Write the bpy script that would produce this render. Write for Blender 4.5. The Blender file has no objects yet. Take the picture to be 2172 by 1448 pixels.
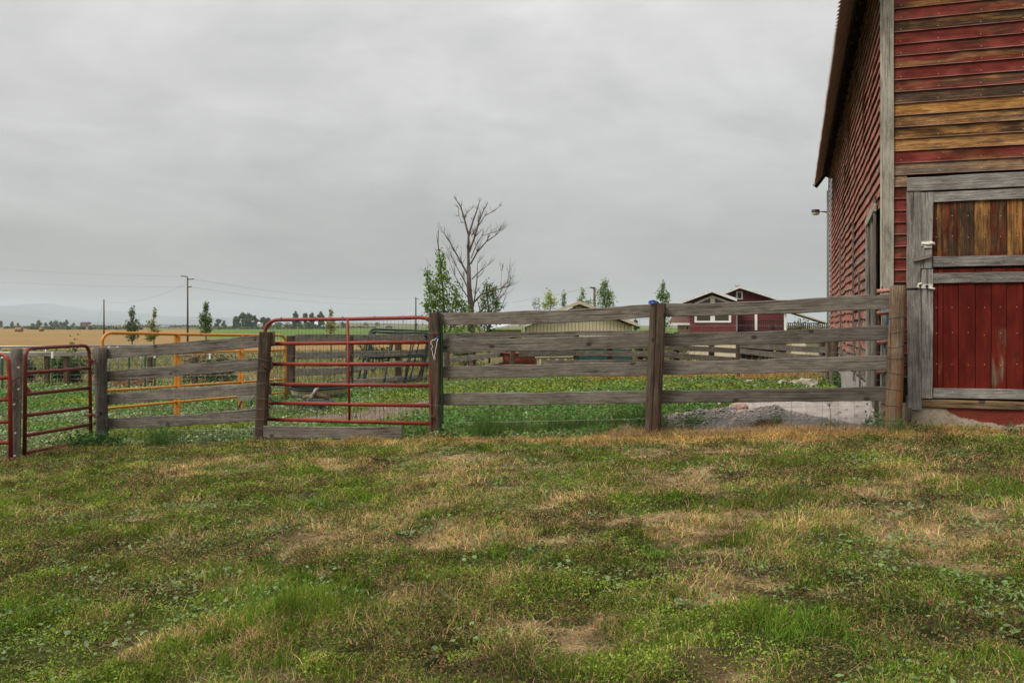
import bpy, bmesh, math, random
import numpy as np
from mathutils import Vector, Matrix, noise as mnoise

R = math.radians
sc = bpy.context.scene
C = sc.collection

# ------------------------------------------------------------------ camera
F, HX, HY, CAMZ = 1880.0, 1086.0, 690.0, 1.25
cd = bpy.data.cameras.new('camera')
cam = bpy.data.objects.new('camera', cd)
C.objects.link(cam)
cd.sensor_width = 36.0
cd.lens = 36.0 * F / 2172.0
cd.shift_y = -(724.0 - HY) / 2172.0
cd.clip_start, cd.clip_end = 0.05, 40000.0
cam.location = (0, 0, CAMZ)
cam.rotation_euler = (R(90), 0, 0)
sc.camera = cam

# ------------------------------------------------------------------ world
SUN_EL, SUN_AZ = R(50), R(240)          # azimuth clockwise from +Y
w = bpy.data.worlds.new('World'); sc.world = w; w.use_nodes = True
nt = w.node_tree; nt.nodes.clear()
L = nt.links.new
out = nt.nodes.new('ShaderNodeOutputWorld')
bg = nt.nodes.new('ShaderNodeBackground'); bg.inputs['Strength'].default_value = 0.1
sky = nt.nodes.new('ShaderNodeTexSky'); sky.sky_type = 'NISHITA'; sky.sun_disc = False
sky.sun_elevation = SUN_EL; sky.sun_rotation = SUN_AZ
sky.air_density = 1.0; sky.dust_density = 3.0
tc = nt.nodes.new('ShaderNodeTexCoord')
sep = nt.nodes.new('ShaderNodeSeparateXYZ'); L(tc.outputs['Generated'], sep.inputs[0])
def wm(op, a, b, clamp=False):
    n = nt.nodes.new('ShaderNodeMath'); n.operation = op; n.use_clamp = clamp
    for i, v in enumerate((a, b)):
        if isinstance(v, (int, float)): n.inputs[i].default_value = v
        else: L(v, n.inputs[i])
    return n.outputs[0]
zc = wm('ADD', wm('MAXIMUM', sep.outputs[2], 0.0), 0.26)
cmb = nt.nodes.new('ShaderNodeCombineXYZ')
L(wm('DIVIDE', sep.outputs[0], zc), cmb.inputs[0]); L(wm('DIVIDE', sep.outputs[1], zc), cmb.inputs[1])
def wnoise(scale, detail, dist, z):
    n = nt.nodes.new('ShaderNodeTexNoise'); n.inputs['Scale'].default_value = scale
    n.inputs['Detail'].default_value = detail; n.inputs['Distortion'].default_value = dist
    n.inputs['Roughness'].default_value = 0.57
    a = nt.nodes.new('ShaderNodeVectorMath'); a.operation = 'ADD'; a.inputs[1].default_value = (z, z * .7, z)
    L(cmb.outputs[0], a.inputs[0]); L(a.outputs[0], n.inputs['Vector'])
    return n.outputs['Fac']
n1 = wnoise(1.0, 6, 0.45, 3.1)
n2 = wnoise(3.1, 6, 0.7, 11.7)
cl = wm('ADD', wm('MULTIPLY', n1, 0.70), wm('MULTIPLY', n2, 0.30))
# clouds lose their contrast towards the horizon
ctr = wm('MULTIPLY', wm('SUBTRACT', cl, 0.5), wm('MULTIPLY', wm('ADD', sep.outputs[2], 0.04), 4.4, True))
val = wm('ADD', ctr, 0.5)
rp = nt.nodes.new('ShaderNodeValToRGB')
L(val, rp.inputs[0])
e = rp.color_ramp.elements
e[0].position = 0.33; e[0].color = (.785, .78, .77, 1)
e[1].position = 0.65; e[1].color = (1.27, 1.26, 1.235, 1)
x = rp.color_ramp.elements.new(0.48); x.color = (.99, .98, .955, 1)
# an overcast sky is brighter overhead than at the horizon
gr = nt.nodes.new('ShaderNodeVectorMath'); gr.operation = 'SCALE'
L(rp.outputs[0], gr.inputs[0]); L(wm('ADD', wm('MULTIPLY', wm('MAXIMUM', sep.outputs[2], 0.0), 4.9), 1.32), gr.inputs['Scale'])
mx = nt.nodes.new('ShaderNodeMix'); mx.data_type = 'RGBA'
mx.inputs['Factor'].default_value = 0.96
L(sky.outputs[0], mx.inputs['A']); L(gr.outputs[0], mx.inputs['B'])
L(mx.outputs['Result'], bg.inputs['Color']); L(bg.outputs[0], out.inputs['Surface'])

# ------------------------------------------------------------------ sun
sd = bpy.data.lights.new('sun', 'SUN'); sd.energy = 1.5; sd.angle = R(24); sd.color = (1.0, 0.95, 0.88)
sun = bpy.data.objects.new('sun', sd); C.objects.link(sun)
dirv = Vector((math.sin(SUN_AZ) * math.cos(SUN_EL), math.cos(SUN_AZ) * math.cos(SUN_EL), math.sin(SUN_EL)))
sun.rotation_euler = (-dirv).to_track_quat('-Z', 'Y').to_euler()
sun.location = (-8, -10, 20)

vs = sc.view_settings
vs.view_transform = 'Standard'; vs.look = 'None'; vs.exposure = 1.28; vs.gamma = 1.0
vs.use_curve_mapping = False
sc.render.engine = 'CYCLES'
cy = sc.cycles
cy.max_bounces = 6; cy.diffuse_bounces = 3; cy.glossy_bounces = 2; cy.transmission_bounces = 3
cy.volume_bounces = 1; cy.transparent_max_bounces = 6
cy.use_denoising = True

# ------------------------------------------------------------------ helpers
random.seed(7)
rng = np.random.default_rng(11)
W = {}                                      # world matrices of everything linked

def at(px, py, Y):                          # a point of the photograph at depth Y
    return Vector(((px - HX) / F * Y, Y, CAMZ - (py - HY) / F * Y))

def put(o, parent, M):
    C.objects.link(o)
    if parent is not None:
        o.parent = parent
        o.matrix_parent_inverse = W[parent.name].inverted()
    o.matrix_basis = M
    W[o.name] = M.copy()
    return o

def tag(o, label=None, cat=None, group=None, kind=None):
    if label: o['label'] = label
    if cat: o['category'] = cat
    if group: o['group'] = group
    if kind: o['kind'] = kind
    return o

def thing(name, label, cat, loc, group=None):
    o = bpy.data.objects.new(name, None); o.empty_display_size = 0.2
    put(o, None, Matrix.Translation(Vector(loc)))
    return tag(o, label, cat, group)

class MB:
    def __init__(s): s.v = []; s.f = []; s.sm = []
    def add(s, vs, fs, smooth=False):
        b = len(s.v); s.v += [tuple(p) for p in vs]
        for f in fs: s.f.append(tuple(i + b for i in f)); s.sm.append(smooth)
        return s
    def box(s, lo, hi):
        x0, y0, z0 = lo; x1, y1, z1 = hi
        return s.add([(x0,y0,z0),(x1,y0,z0),(x1,y1,z0),(x0,y1,z0),(x0,y0,z1),(x1,y0,z1),(x1,y1,z1),(x0,y1,z1)],
                     [(0,3,2,1),(4,5,6,7),(0,1,5,4),(1,2,6,5),(2,3,7,6),(3,0,4,7)])
    def obox(s, o, ax, ay, az):             # oriented box: origin corner + three edge vectors
        o, ax, ay, az = map(Vector, (o, ax, ay, az))
        p = [o, o+ax, o+ax+ay, o+ay, o+az, o+ax+az, o+ax+ay+az, o+ay+az]
        return s.add(p, [(0,3,2,1),(4,5,6,7),(0,1,5,4),(1,2,6,5),(2,3,7,6),(3,0,4,7)])
    def tube(s, pts, rad, n=8, caps=True, smooth=True):
        pts = [Vector(p) for p in pts]
        rads = rad if isinstance(rad, (list, tuple)) else [rad] * len(pts)
        vs, fs = [], []
        ref = None
        for i, p in enumerate(pts):
            t = (pts[min(i+1, len(pts)-1)] - pts[max(i-1, 0)])
            t = t.normalized() if t.length > 1e-9 else Vector((0,0,1))
            if ref is None: ref = Vector((0,0,1)) if abs(t.z) < 0.9 else Vector((1,0,0))
            a = (ref - t * ref.dot(t))
            a = a.normalized() if a.length > 1e-6 else t.orthogonal().normalized()
            ref = a; b = t.cross(a)
            for k in range(n):
                an = 2*math.pi*k/n
                vs.append(p + (a*math.cos(an) + b*math.sin(an)) * rads[i])
        for i in range(len(pts)-1):
            for k in range(n):
                k2 = (k+1) % n
                fs.append((i*n+k, i*n+k2, (i+1)*n+k2, (i+1)*n+k))
        s.add(vs, fs, smooth)
        if caps:
            b = len(s.v) - len(vs)
            s.f.append(tuple(b+k for k in reversed(range(n)))); s.sm.append(False)
            s.f.append(tuple(b+(len(pts)-1)*n+k for k in range(n))); s.sm.append(False)
        return s
    def lathe(s, prof, c=(0,0,0), n=16, sx=1, sy=1):
        vs = []; fs = []
        for r, z in prof:
            for k in range(n):
                a = 2*math.pi*k/n
                vs.append((c[0]+r*sx*math.cos(a), c[1]+r*sy*math.sin(a), c[2]+z))
        for i in range(len(prof)-1):
            for k in range(n):
                k2 = (k+1) % n
                fs.append((i*n+k, i*n+k2, (i+1)*n+k2, (i+1)*n+k))
        return s.add(vs, fs, True)
    def build(s, name, m, parent=None, M=None, rel=None):
        """verts are in world space (rel = world origin to use) unless M gives the object's own matrix"""
        if M is None:
            o = Vector(rel) if rel is not None else (W[parent.name].translation if parent else Vector((0,0,0)))
            M = Matrix.Translation(o)
            vs = [tuple(Vector(p) - o) for p in s.v]
        else: vs = s.v
        me = bpy.data.meshes.new(name)
        me.from_pydata(vs, [], s.f)
        me.polygons.foreach_set('use_smooth', s.sm)
        me.update()
        if m: me.materials.append(m)
        return put(bpy.data.objects.new(name, me), parent, M)

def fast_mesh(name, V, sizes, loops, m, col=None, parent=None, loc=(0,0,0), smooth=False):
    me = bpy.data.meshes.new(name)
    V = np.asarray(V, dtype=np.float32) - np.array(loc, dtype=np.float32)
    me.vertices.add(len(V)); me.vertices.foreach_set('co', V.ravel())
    sizes = np.asarray(sizes, dtype=np.int32)
    me.loops.add(len(loops)); me.loops.foreach_set('vertex_index', np.asarray(loops, dtype=np.int32))
    me.polygons.add(len(sizes))
    st = np.zeros(len(sizes), dtype=np.int32); st[1:] = np.cumsum(sizes)[:-1]
    me.polygons.foreach_set('loop_start', st)
    if smooth: me.polygons.foreach_set('use_smooth', np.ones(len(sizes), dtype=bool))
    me.update(calc_edges=True)
    if col is not None:
        a = me.color_attributes.new('Col', 'FLOAT_COLOR', 'POINT')
        c4 = np.ones((len(V), 4), dtype=np.float32); c4[:, :3] = col
        a.data.foreach_set('color', c4.ravel())
    me.materials.append(m)
    return put(bpy.data.objects.new(name, me), parent, Matrix.Translation(Vector(loc)))

def frame_along(A, B, up=Vector((0,0,1))):
    x = (B - A).normalized()
    y = up.cross(x)
    if y.length < 1e-6: y = Vector((0,1,0))
    y.normalize(); z = x.cross(y)
    M = Matrix((x, y, z)).transposed().to_4x4(); M.translation = A
    return M

def plank(name, A, B, h, t, m, parent=None, up=Vector((0,0,1)), seg=10, rough=0.006, color=None, h2=None, cup=0.0, bow=0.0, top_chips=0.0):
    """a board whose centre line runs A..B; local x along it, local z across its face, local y through it"""
    A, B = Vector(A), Vector(B)
    M = frame_along(A, B, up); Ln = (B - A).length
    h2 = h2 or h; r = random.random() * 100
    sag = random.uniform(-.010, .004) * Ln if (Ln > 1.5 and abs(M[2][0]) < .3 and h > .1 and t > .036) else 0
    c = min(t, h) * 0.16
    v, f = [], []
    for i in range(seg + 1):
        u = i / seg; x = u * Ln
        hh = h * (1-u) + h2 * u
        nt_ = (mnoise.noise((x*2.3+r, 1.3, r)) + .6*mnoise.noise((x*7+r, 4.3, r))) * rough
        nb_ = (mnoise.noise((x*2.1+r, 7.9, r)) + .6*mnoise.noise((x*8+r, 2.3, r))) * rough
        if top_chips: nt_ -= top_chips * max(0, mnoise.noise((x*3.1+r, 0.3, 2.2)) - .25)
        w_ = mnoise.noise((x*.8+r, 3.3, 1.1)) * rough * 1.2 + bow * math.sin(math.pi*u)
        sg_ = sag * math.sin(math.pi*u)
        top, bot = hh/2 + nt_ + sg_, -hh/2 + nb_ + sg_
        y0, y1 = -t/2 + w_, t/2 + w_
        v += [(x, y0, bot+c), (x, y0+c, bot), (x, y1-c, bot), (x, y1, bot+c), (x, y1, top-c), (x, y1-c, top), (x, y0+c, top), (x, y0, top-c)]
    for i in range(seg):
        for k in range(8):
            k2 = (k+1) % 8
            f.append((i*8+k, (i+1)*8+k, (i+1)*8+k2, i*8+k2))
    f.append(tuple(range(8))); f.append(tuple(seg*8+k for k in reversed(range(8))))
    mb = MB(); mb.add(v, f)
    o = mb.build(name, m, parent, M=M)
    if color: o.color = color
    return o

def square_post(name, A, B, w0, w1, m, parent=None, face=Vector((0,-1,0)), color=None, rough=0.006):
    A, B = Vector(A), Vector(B)
    o = plank(name, A, B, w0, w0*0.92, m, parent, up=Vector((1,0,0)) if abs((B-A).normalized().x) < .9 else Vector((0,0,1)), seg=9, rough=rough, h2=w1, color=color)
    return o

def round_post(name, A, B, r0, r1, m, parent=None, color=None, n=16, rough=0.05):
    A, B = Vector(A), Vector(B)
    M = frame_along(A, B, Vector((1,0,0))); Ln = (B-A).length
    v, f = [], []; seg = 12; q = random.random()*50
    for i in range(seg+1):
        u = i/seg; r = r0*(1-u)+r1*u
        for k in range(n):
            a = 2*math.pi*k/n
            rr = r*(1+rough*mnoise.noise((math.cos(a)*1.3+q, math.sin(a)*1.3, u*2.5)))
            v.append((u*Ln, rr*math.cos(a), rr*math.sin(a)))
    for i in range(seg):
        for k in range(n):
            k2 = (k+1) % n
            f.append((i*n+k, (i+1)*n+k, (i+1)*n+k2, i*n+k2))
    b = len(v)
    for k in range(n):
        p = v[seg*n+k]; v.append((Ln+0.012, p[1]*.8, p[2]*.8))
    for k in range(n):
        k2 = (k+1) % n; f.append((seg*n+k, b+k, b+k2, seg*n+k2))
    f.append(tuple(b+k for k in reversed(range(n)))); f.append(tuple(range(n)))
    mb = MB(); mb.add(v, f, True); mb.sm[-1] = mb.sm[-2] = False
    o = mb.build(name, m, parent, M=M)
    if color: o.color = color
    return o

# ------------------------------------------------------------------ value noise in numpy
_lat = rng.random((64, 256, 256)).astype(np.float32)
def vnoise(x, y, seed=0):
    g = _lat[seed % 64]
    xi = np.floor(x).astype(np.int64); yi = np.floor(y).astype(np.int64)
    fx = x - xi; fy = y - yi
    fx = fx*fx*(3-2*fx); fy = fy*fy*(3-2*fy)
    a = g[xi & 255, yi & 255]; b = g[(xi+1) & 255, yi & 255]
    c = g[xi & 255, (yi+1) & 255]; d = g[(xi+1) & 255, (yi+1) & 255]
    return (a*(1-fx)+b*fx)*(1-fy) + (c*(1-fx)+d*fx)*fy
def fbm(x, y, size, seed=0, octv=4):
    s = 0; amp = 1; tot = 0; k = 1.0/size
    for o in range(octv):
        s = s + amp*vnoise(x*k+17.3*o, y*k+9.1*o, seed+o); tot += amp
        amp *= .5; k *= 2.03
    return s/tot
def sstep(a, b, x):
    t = np.clip((x-a)/(b-a), 0, 1); return t*t*(3-2*t)
# ------------------------------------------------------------------ materials
class NT:
    def __init__(s, name):
        s.m = bpy.data.materials.new(name); s.m.use_nodes = True
        s.nt = s.m.node_tree; s.nt.nodes.clear()
        s.out = s.nt.nodes.new('ShaderNodeOutputMaterial')
        s.b = s.nt.nodes.new('ShaderNodeBsdfPrincipled')
        s.nt.links.new(s.b.outputs[0], s.out.inputs['Surface'])
    def set(s, n, k, v):
        if isinstance(v, bpy.types.NodeSocket): s.nt.links.new(v, n.inputs[k])
        else: n.inputs[k].default_value = v
    def node(s, t, **kw):
        n = s.nt.nodes.new(t)
        for k, v in kw.items(): s.set(n, k, v)
        return n
    def math(s, op, a, b=0.0, clamp=False):
        n = s.nt.nodes.new('ShaderNodeMath'); n.operation = op; n.use_clamp = clamp
        s.set(n, 0, a); s.set(n, 1, b); return n.outputs[0]
    def vmath(s, op, a, b):
        n = s.nt.nodes.new('ShaderNodeVectorMath'); n.operation = op
        s.set(n, 0, a)
        if op == 'SCALE': s.set(n, 'Scale', b)
        else: s.set(n, 1, b)
        return n.outputs[0]
    def noise(s, vec, scale, detail=4, rough=.55, dist=0.0):
        n = s.node('ShaderNodeTexNoise', Scale=scale, Detail=detail, Roughness=rough, Distortion=dist)
        s.set(n, 'Vector', vec); return n.outputs['Fac']
    def ramp(s, fac, stops, interp='LINEAR'):
        n = s.nt.nodes.new('ShaderNodeValToRGB'); s.set(n, 0, fac)
        el = n.color_ramp.elements; n.color_ramp.interpolation = interp
        while len(el) < len(stops): el.new(.5)
        for e_, (p, c) in zip(el, stops):
            e_.position = p; e_.color = (*c, 1) if len(c) == 3 else c
        return n.outputs[0]
    def mix(s, fac, a, b, mode='MIX'):
        n = s.nt.nodes.new('ShaderNodeMix'); n.data_type = 'RGBA'; n.blend_type = mode; n.clamp_factor = True
        for k, v in (('Factor', fac), ('A', a), ('B', b)):
            if isinstance(v, (tuple, list)) and len(v) == 3: v = (*v, 1)
            s.set(n, k, v) if k != 'Factor' else (s.set(n, 0, v))
        return n.outputs['Result']
    def maprange(s, v, a, b, c=0.0, d=1.0):
        n = s.node('ShaderNodeMapRange'); s.set(n, 0, v)
        for i, q in enumerate((a, b, c, d)): n.inputs[i+1].default_value = q
        return n.outputs[0]
    def bump(s, h, strength, dist):
        n = s.node('ShaderNodeBump', Strength=strength, Distance=dist); s.set(n, 'Height', h)
        s.nt.links.new(n.outputs[0], s.b.inputs['Normal']); return n
    def col(s, c): s.set(s.b, 'Base Color', (*c, 1) if isinstance(c, (tuple, list)) and len(c) == 3 else c)
    def fin(s, rough=.8, spec=.3, metal=0.0):
        s.set(s.b, 'Roughness', rough); s.set(s.b, 'Specular IOR Level', spec); s.set(s.b, 'Metallic', metal)
        return s.m
    def local(s, random_offset=True):
        t = s.node('ShaderNodeTexCoord'); v = t.outputs['Object']
        if random_offset:
            oi = s.node('ShaderNodeObjectInfo')
            cb = s.node('ShaderNodeCombineXYZ')
            for i, k in enumerate((61.0, 23.0, 37.0)): s.set(cb, i, s.math('MULTIPLY', oi.outputs['Random'], k))
            v = s.vmath('ADD', v, cb.outputs[0]); s.oi = oi
        return v

def grain(n, v):
    """weathered grain along local x: (value 0..1, knot mask, fibre)"""
    g1 = n.vmath('MULTIPLY', v, (0.55, 3.0, 5.0))
    warp = n.noise(g1, 1.6, 3, .5)
    sp = n.node('ShaderNodeSeparateXYZ'); n.set(sp, 0, v)
    zz = n.math('ADD', sp.outputs[2], n.math('MULTIPLY', sp.outputs[1], .8))
    ring = n.math('SINE', n.math('ADD', n.math('MULTIPLY', zz, 150.0), n.math('MULTIPLY', warp, 30.0)))
    mid = n.noise(n.vmath('MULTIPLY', v, (2.2, 42.0, 42.0)), 1.0, 3, .6)
    ring = n.maprange(ring, -1, 1)
    fib = n.noise(n.vmath('MULTIPLY', v, (9.0, 130.0, 130.0)), 1.0, 5, .7)
    blo = n.noise(n.vmath('MULTIPLY', v, (3.2, 7.0, 7.0)), 1.0, 5, .62)
    vo = n.node('ShaderNodeTexVoronoi', Scale=1.0); n.set(vo, 'Vector', n.vmath('MULTIPLY', v, (2.9, 3.0, 4.2)))
    knot = n.maprange(vo.outputs['Distance'], .085, .14, 1, 0)
    sel = n.node('ShaderNodeSeparateColor'); n.set(sel, 0, vo.outputs['Color'])
    knot = n.math('MULTIPLY', knot, n.math('GREATER_THAN', sel.outputs[0], .34))
    val = n.math('ADD', n.math('ADD', n.math('MULTIPLY', ring, .06), n.math('MULTIPLY', fib, .46)), n.math('ADD', n.math('MULTIPLY', blo, .36), n.math('MULTIPLY', mid, .14)))
    return val, knot, fib, blo, ring, sp

def wood(name, dark, mid, light, stain=None, bumpd=.004, knotc=(.03, .024, .02)):
    n = NT(name); v = n.local()
    val, knot, fib, blo, ring, sp = grain(n, v)
    c = n.ramp(val, [(.37, dark), (.52, mid), (.69, light)])
    # each piece has its own overall tone
    tone = n.maprange(n.oi.outputs['Random'], 0, 1, .78, 1.2)
    tn = n.node('ShaderNodeCombineColor')
    for i in range(3): n.set(tn, i, tone)
    c = n.mix(1.0, c, tn.outputs[0], 'MULTIPLY')
    if stain:
        st = n.maprange(n.noise(n.vmath('MULTIPLY', v, (.9, 9., 9.)), 1.3, 4, .6), .50, .66)
        c = n.mix(n.math('MULTIPLY', st, .8), c, stain)
    c = n.mix(n.math('MULTIPLY', knot, .85), c, knotc)
    crack = n.maprange(n.noise(n.vmath('MULTIPLY', v, (.7, 38., 38.)), 1.0, 2, .5), .30, .36, 1, 0)
    c = n.mix(n.math('MULTIPLY', crack, .75), c, tuple(k*.35 for k in dark))
    n.col(c)
    h = n.math('SUBTRACT', n.math('ADD', val, n.math('MULTIPLY', fib, .4)), n.math('MULTIPLY', n.math('ADD', crack, knot), .7))
    n.bump(h, .75, bumpd)
    return n.fin(.9, .1)

def painted_wood(name, red, red2, lip=False, pale=None, ends=False):
    """object colour: R = how much paint is left, G = how bright the bare wood is, B = greyness of the bare wood"""
    n = NT(name); v = n.local()
    val, knot, fib, blo, ring, sp = grain(n, v)
    if ends:
        t3 = n.node('ShaderNodeTexCoord'); s3 = n.node('ShaderNodeSeparateXYZ'); n.set(s3, 0, t3.outputs['Object']); n.spx = s3.outputs[0]
    oc = n.node('ShaderNodeSeparateColor'); n.set(oc, 0, n.oi.outputs['Color'])
    bare_d = n.ramp(val, [(.34, (.012, .007, .004)), (.52, (.042, .023, .012)), (.70, (.105, .058, .027))])
    bare_l = n.ramp(val, [(.36, (.06, .026, .008)), (.50, (.27, .125, .034)), (.68, (.56, .315, .105))])
    br = n.math('ADD', n.math('MULTIPLY', n.math('SUBTRACT', n.noise(n.vmath('MULTIPLY', v, (1.7, 11., 11.)), 1., 5, .66), .5), 1.5), oc.outputs[1])
    bare = n.mix(n.maprange(br, .30, .70), bare_d, bare_l)
    grey = n.ramp(val, [(.38, (.06, .045, .036)), (.53, (.20, .165, .14)), (.68, (.36, .31, .27))])
    bare = n.mix(oc.outputs[2], bare, grey)
    pn = n.noise(n.vmath('MULTIPLY', v, (1.0, 7., 8.)), 1.1, 5, .62)
    pn2 = n.math('ADD', n.math('MULTIPLY', pn, .75), n.math('MULTIPLY', fib, .25))
    ends = n.math('ADD', n.maprange(n.spx, .05, .20, .16, 0), n.maprange(n.spx, .80, .88, 0, .10)) if ends else 0.0
    pm = n.maprange(n.math('ADD', n.math('ADD', n.math('SUBTRACT', pn2, .5), ends), n.math('MULTIPLY', n.math('SUBTRACT', oc.outputs[0], .5), .62)), -.05, .07)
    rc = n.mix(n.maprange(blo, .35, .7), red, red2)
    dirt = n.maprange(n.noise(n.vmath('MULTIPLY', v, (1.4, 9., 9.)), 1.2, 5, .65), .38, .62)
    rc = n.mix(n.math('MULTIPLY', n.math('SUBTRACT', 1.0, dirt), .55), rc, tuple(k*.38 for k in red))
    rc = n.mix(n.maprange(fib, .42, .25), rc, tuple(k*.45 for k in red))
    if pale: rc = n.mix(n.maprange(val, .5, .75), rc, pale)
    c = n.mix(pm, bare, rc)
    c = n.mix(n.math('MULTIPLY', knot, .5), c, (.03, .016, .01))
    if lip:  # paler lower lip: highlight of the board's bottom edge put into the colour
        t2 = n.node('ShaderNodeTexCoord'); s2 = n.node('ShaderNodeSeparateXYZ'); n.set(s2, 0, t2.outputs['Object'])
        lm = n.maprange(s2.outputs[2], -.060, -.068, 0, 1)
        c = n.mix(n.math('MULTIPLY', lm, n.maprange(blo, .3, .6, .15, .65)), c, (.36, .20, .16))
    n.col(c)
    n.bump(n.math('ADD', n.math('ADD', val, n.math('MULTIPLY', fib, .5)), n.math('MULTIPLY', pm, .15)), .7, .004)
    return n.fin(.86, .08)

def pipe_paint(name, c1, c2, rust, amount, rough=.45):
    n = NT(name); v = n.local()
    a = n.noise(v, 5.0, 5, .65); b = n.noise(v, 38., 3, .6)
    c = n.mix(n.maprange(a, .35, .65), c1, c2)
    m_ = n.maprange(n.math('ADD', n.math('MULTIPLY', a, .6), n.math('MULTIPLY', b, .4)), .60-amount, .66-amount)
    c = n.mix(n.math('MULTIPLY', m_, .85), c, rust)
    # worn bright scuffs along the tube
    sc_ = n.maprange(n.noise(v, 16., 5, .7), .62, .70)
    c = n.mix(n.math('MULTIPLY', sc_, .35), c, (.34, .27, .22))
    n.col(c); n.bump(b, .15, .002)
    return n.fin(max(rough, .55), .22)

def plain(name, c, rough=.7, spec=.3, metal=0., var=.18, scale=6.):
    n = NT(name); v = n.local()
    a = n.noise(v, scale, 5, .6)
    cc = n.mix(n.maprange(a, .3, .7), tuple(k*(1-var) for k in c), tuple(min(1, k*(1+var)) for k in c))
    n.col(cc); n.bump(a, .12, .004)
    return n.fin(rough, spec, metal)

def vertex_col(name, translucent=.0, rough=.75, spec=.15, detail=None):
    n = NT(name)
    a = n.node('ShaderNodeVertexColor'); a.layer_name = 'Col'
    c = a.outputs[0]
    if detail:
        g = n.node('ShaderNodeNewGeometry'); v = g.outputs['Position']
        for sc_, lo, hi in detail:
            q = n.noise(v, sc_, 6, .68)
            tn = n.node('ShaderNodeCombineColor')
            k = n.maprange(q, .3, .7, lo, hi)
            for i in range(3): n.set(tn, i, k)
            c = n.mix(1.0, c, tn.outputs[0], 'MULTIPLY')
        n.bump(n.noise(v, 45., 6, .75), 1.0, .03)
    n.col(c); n.fin(rough, spec)
    if translucent:
        t = n.node('ShaderNodeBsdfTranslucent'); n.set(t, 'Color', c)
        ms = n.node('ShaderNodeMixShader'); ms.inputs[0].default_value = translucent
        n.nt.links.new(n.b.outputs[0], ms.inputs[1]); n.nt.links.new(t.outputs[0], ms.inputs[2])
        n.nt.links.new(ms.outputs[0], n.out.inputs['Surface'])
    return n.m

M_BOARD = wood('grey_board', (.045, .037, .030), (.128, .110, .090), (.230, .203, .172))
M_POST = wood('brown_post', (.026, .018, .013), (.080, .058, .043), (.150, .116, .090), stain=(.085, .045, .023))
M_POSTG = wood('grey_post', (.045, .038, .032), (.13, .108, .09), (.22, .19, .16))
M_POSTO = wood('orange_post', (.035, .022, .013), (.115, .078, .050), (.21, .165, .125), stain=(.20, .080, .022))
M_BACKB = wood('pale_grey_board', (.08, .07, .058), (.25, .225, .19), (.40, .365, .32))
M_TRIM = wood('grey_trim', (.06, .054, .047), (.185, .170, .150), (.36, .34, .31))
M_CORNER = wood('pale_corner', (.12, .105, .08), (.33, .30, .245), (.46, .43, .37))
M_BEAM = wood('brown_beam', (.03, .02, .012), (.13, .085, .045), (.24, .17, .10))
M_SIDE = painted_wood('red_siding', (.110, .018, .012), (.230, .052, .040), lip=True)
M_SIDEW = painted_wood('weathered_red_siding', (.25, .080, .055), (.36, .155, .118), pale=(.52, .32, .26))
M_PLANKR = painted_wood('red_door_plank', (.095, .011, .007), (.145, .019, .012), ends=True)
M_GATE = pipe_paint('red_gate_paint', (.165, .021, .011), (.22, .036, .021), (.075, .03, .02), .045)
M_GATED = pipe_paint('faded_red_gate_paint', (.100, .020, .014), (.150, .030, .021), (.055, .026, .022), .05)
M_ORANGE = pipe_paint('orange_pipe_paint', (.46, .165, .018), (.56, .235, .038), (.13, .05, .02), .05)
M_PINK = pipe_paint('pink_pipe_paint', (.30, .12, .085), (.36, .17, .13), (.14, .055, .03), .05)
M_DGREEN = pipe_paint('dark_green_pipe_paint', (.008, .020, .018), (.014, .032, .027), (.008, .009, .009), .0, .55)
M_WIRE = plain('galvanised_wire', (.13, .125, .12), .55, .4, .6)
M_WIRED = plain('dark_wire', (.055, .052, .05), .6, .3, .3)
M_TPOST = pipe_paint('green_tpost_paint', (.022, .062, .022), (.03, .08, .03), (.09, .05, .03), .01)
M_RUST = plain('rusty_iron', (.075, .035, .02), .8, .25, .2, .4, 20)
M_IRON = plain('dark_iron', (.02, .02, .022), .5, .4, .4)
M_WHITEP = plain('chipped_white_paint', (.52, .50, .43), .6, .3, 0, .3, 25)
M_ROPE = plain('white_rope', (.52, .50, .45), .9, .1)
M_TWINE = plain('blue_twine', (.05, .25, .42), .8, .1)
M_BLUE = plain('blue_strap', (.012, .075, .30), .6, .3)
M_TYRE = plain('black_rubber', (.028, .030, .034), .75, .3)
M_STONE = plain('pale_stone', (.30, .265, .22), .9, .2, 0, .35, 9)
M_PINKSTONE = plain('pink_stone', (.34, .22, .18), .9, .2, 0, .3, 9)
M_TAN = plain('terracotta_plastic', (.165, .042, .026), .6, .3)
M_CREAM = plain('cream_plastic', (.42, .36, .26), .6, .3)
M_WHITE = plain('white_trim', (.66, .66, .63), .6, .3, 0, .06)
M_YELLOW = plain('yellow_siding', (.50, .445, .31), .75, .2, 0, .06)
M_YELLOWD = plain('groove_shadow_gap', (.30, .245, .12), .8, .2, 0, .06)
M_GREENBAND = plain('dark_green_wall', (.012, .055, .042), .6, .3)
M_GREENROOF = plain('green_roof', (.030, .065, .045), .7, .2)
M_TINROOF = plain('white_tin_roof', (.50, .52, .54), .4, .5, .3, .08)
M_HOUSER = plain('house_red', (.125, .034, .032), .75, .2, 0, .12)
M_HOUSEROOF = plain('brown_shingle', (.10, .055, .045), .85, .2, 0, .3)
M_DECK = plain('deck_red', (.050, .022, .018), .8, .2)
M_FASCIA = plain('grey_white_fascia', (.52, .53, .52), .6, .3)
M_ALU = plain('grey_metal', (.22, .23, .24), .4, .5, .5)
M_POLE = wood('pole_wood', (.04, .03, .022), (.09, .065, .048), (.15, .115, .085))
M_BARK = wood('dead_bark', (.05, .040, .034), (.115, .092, .078), (.2, .165, .14))
M_BARKT = plain('grey_bark', (.085, .07, .055), .9, .1, 0, .35, 14)
M_LEAF = vertex_col('leaf', .45, .7, .08)
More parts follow.
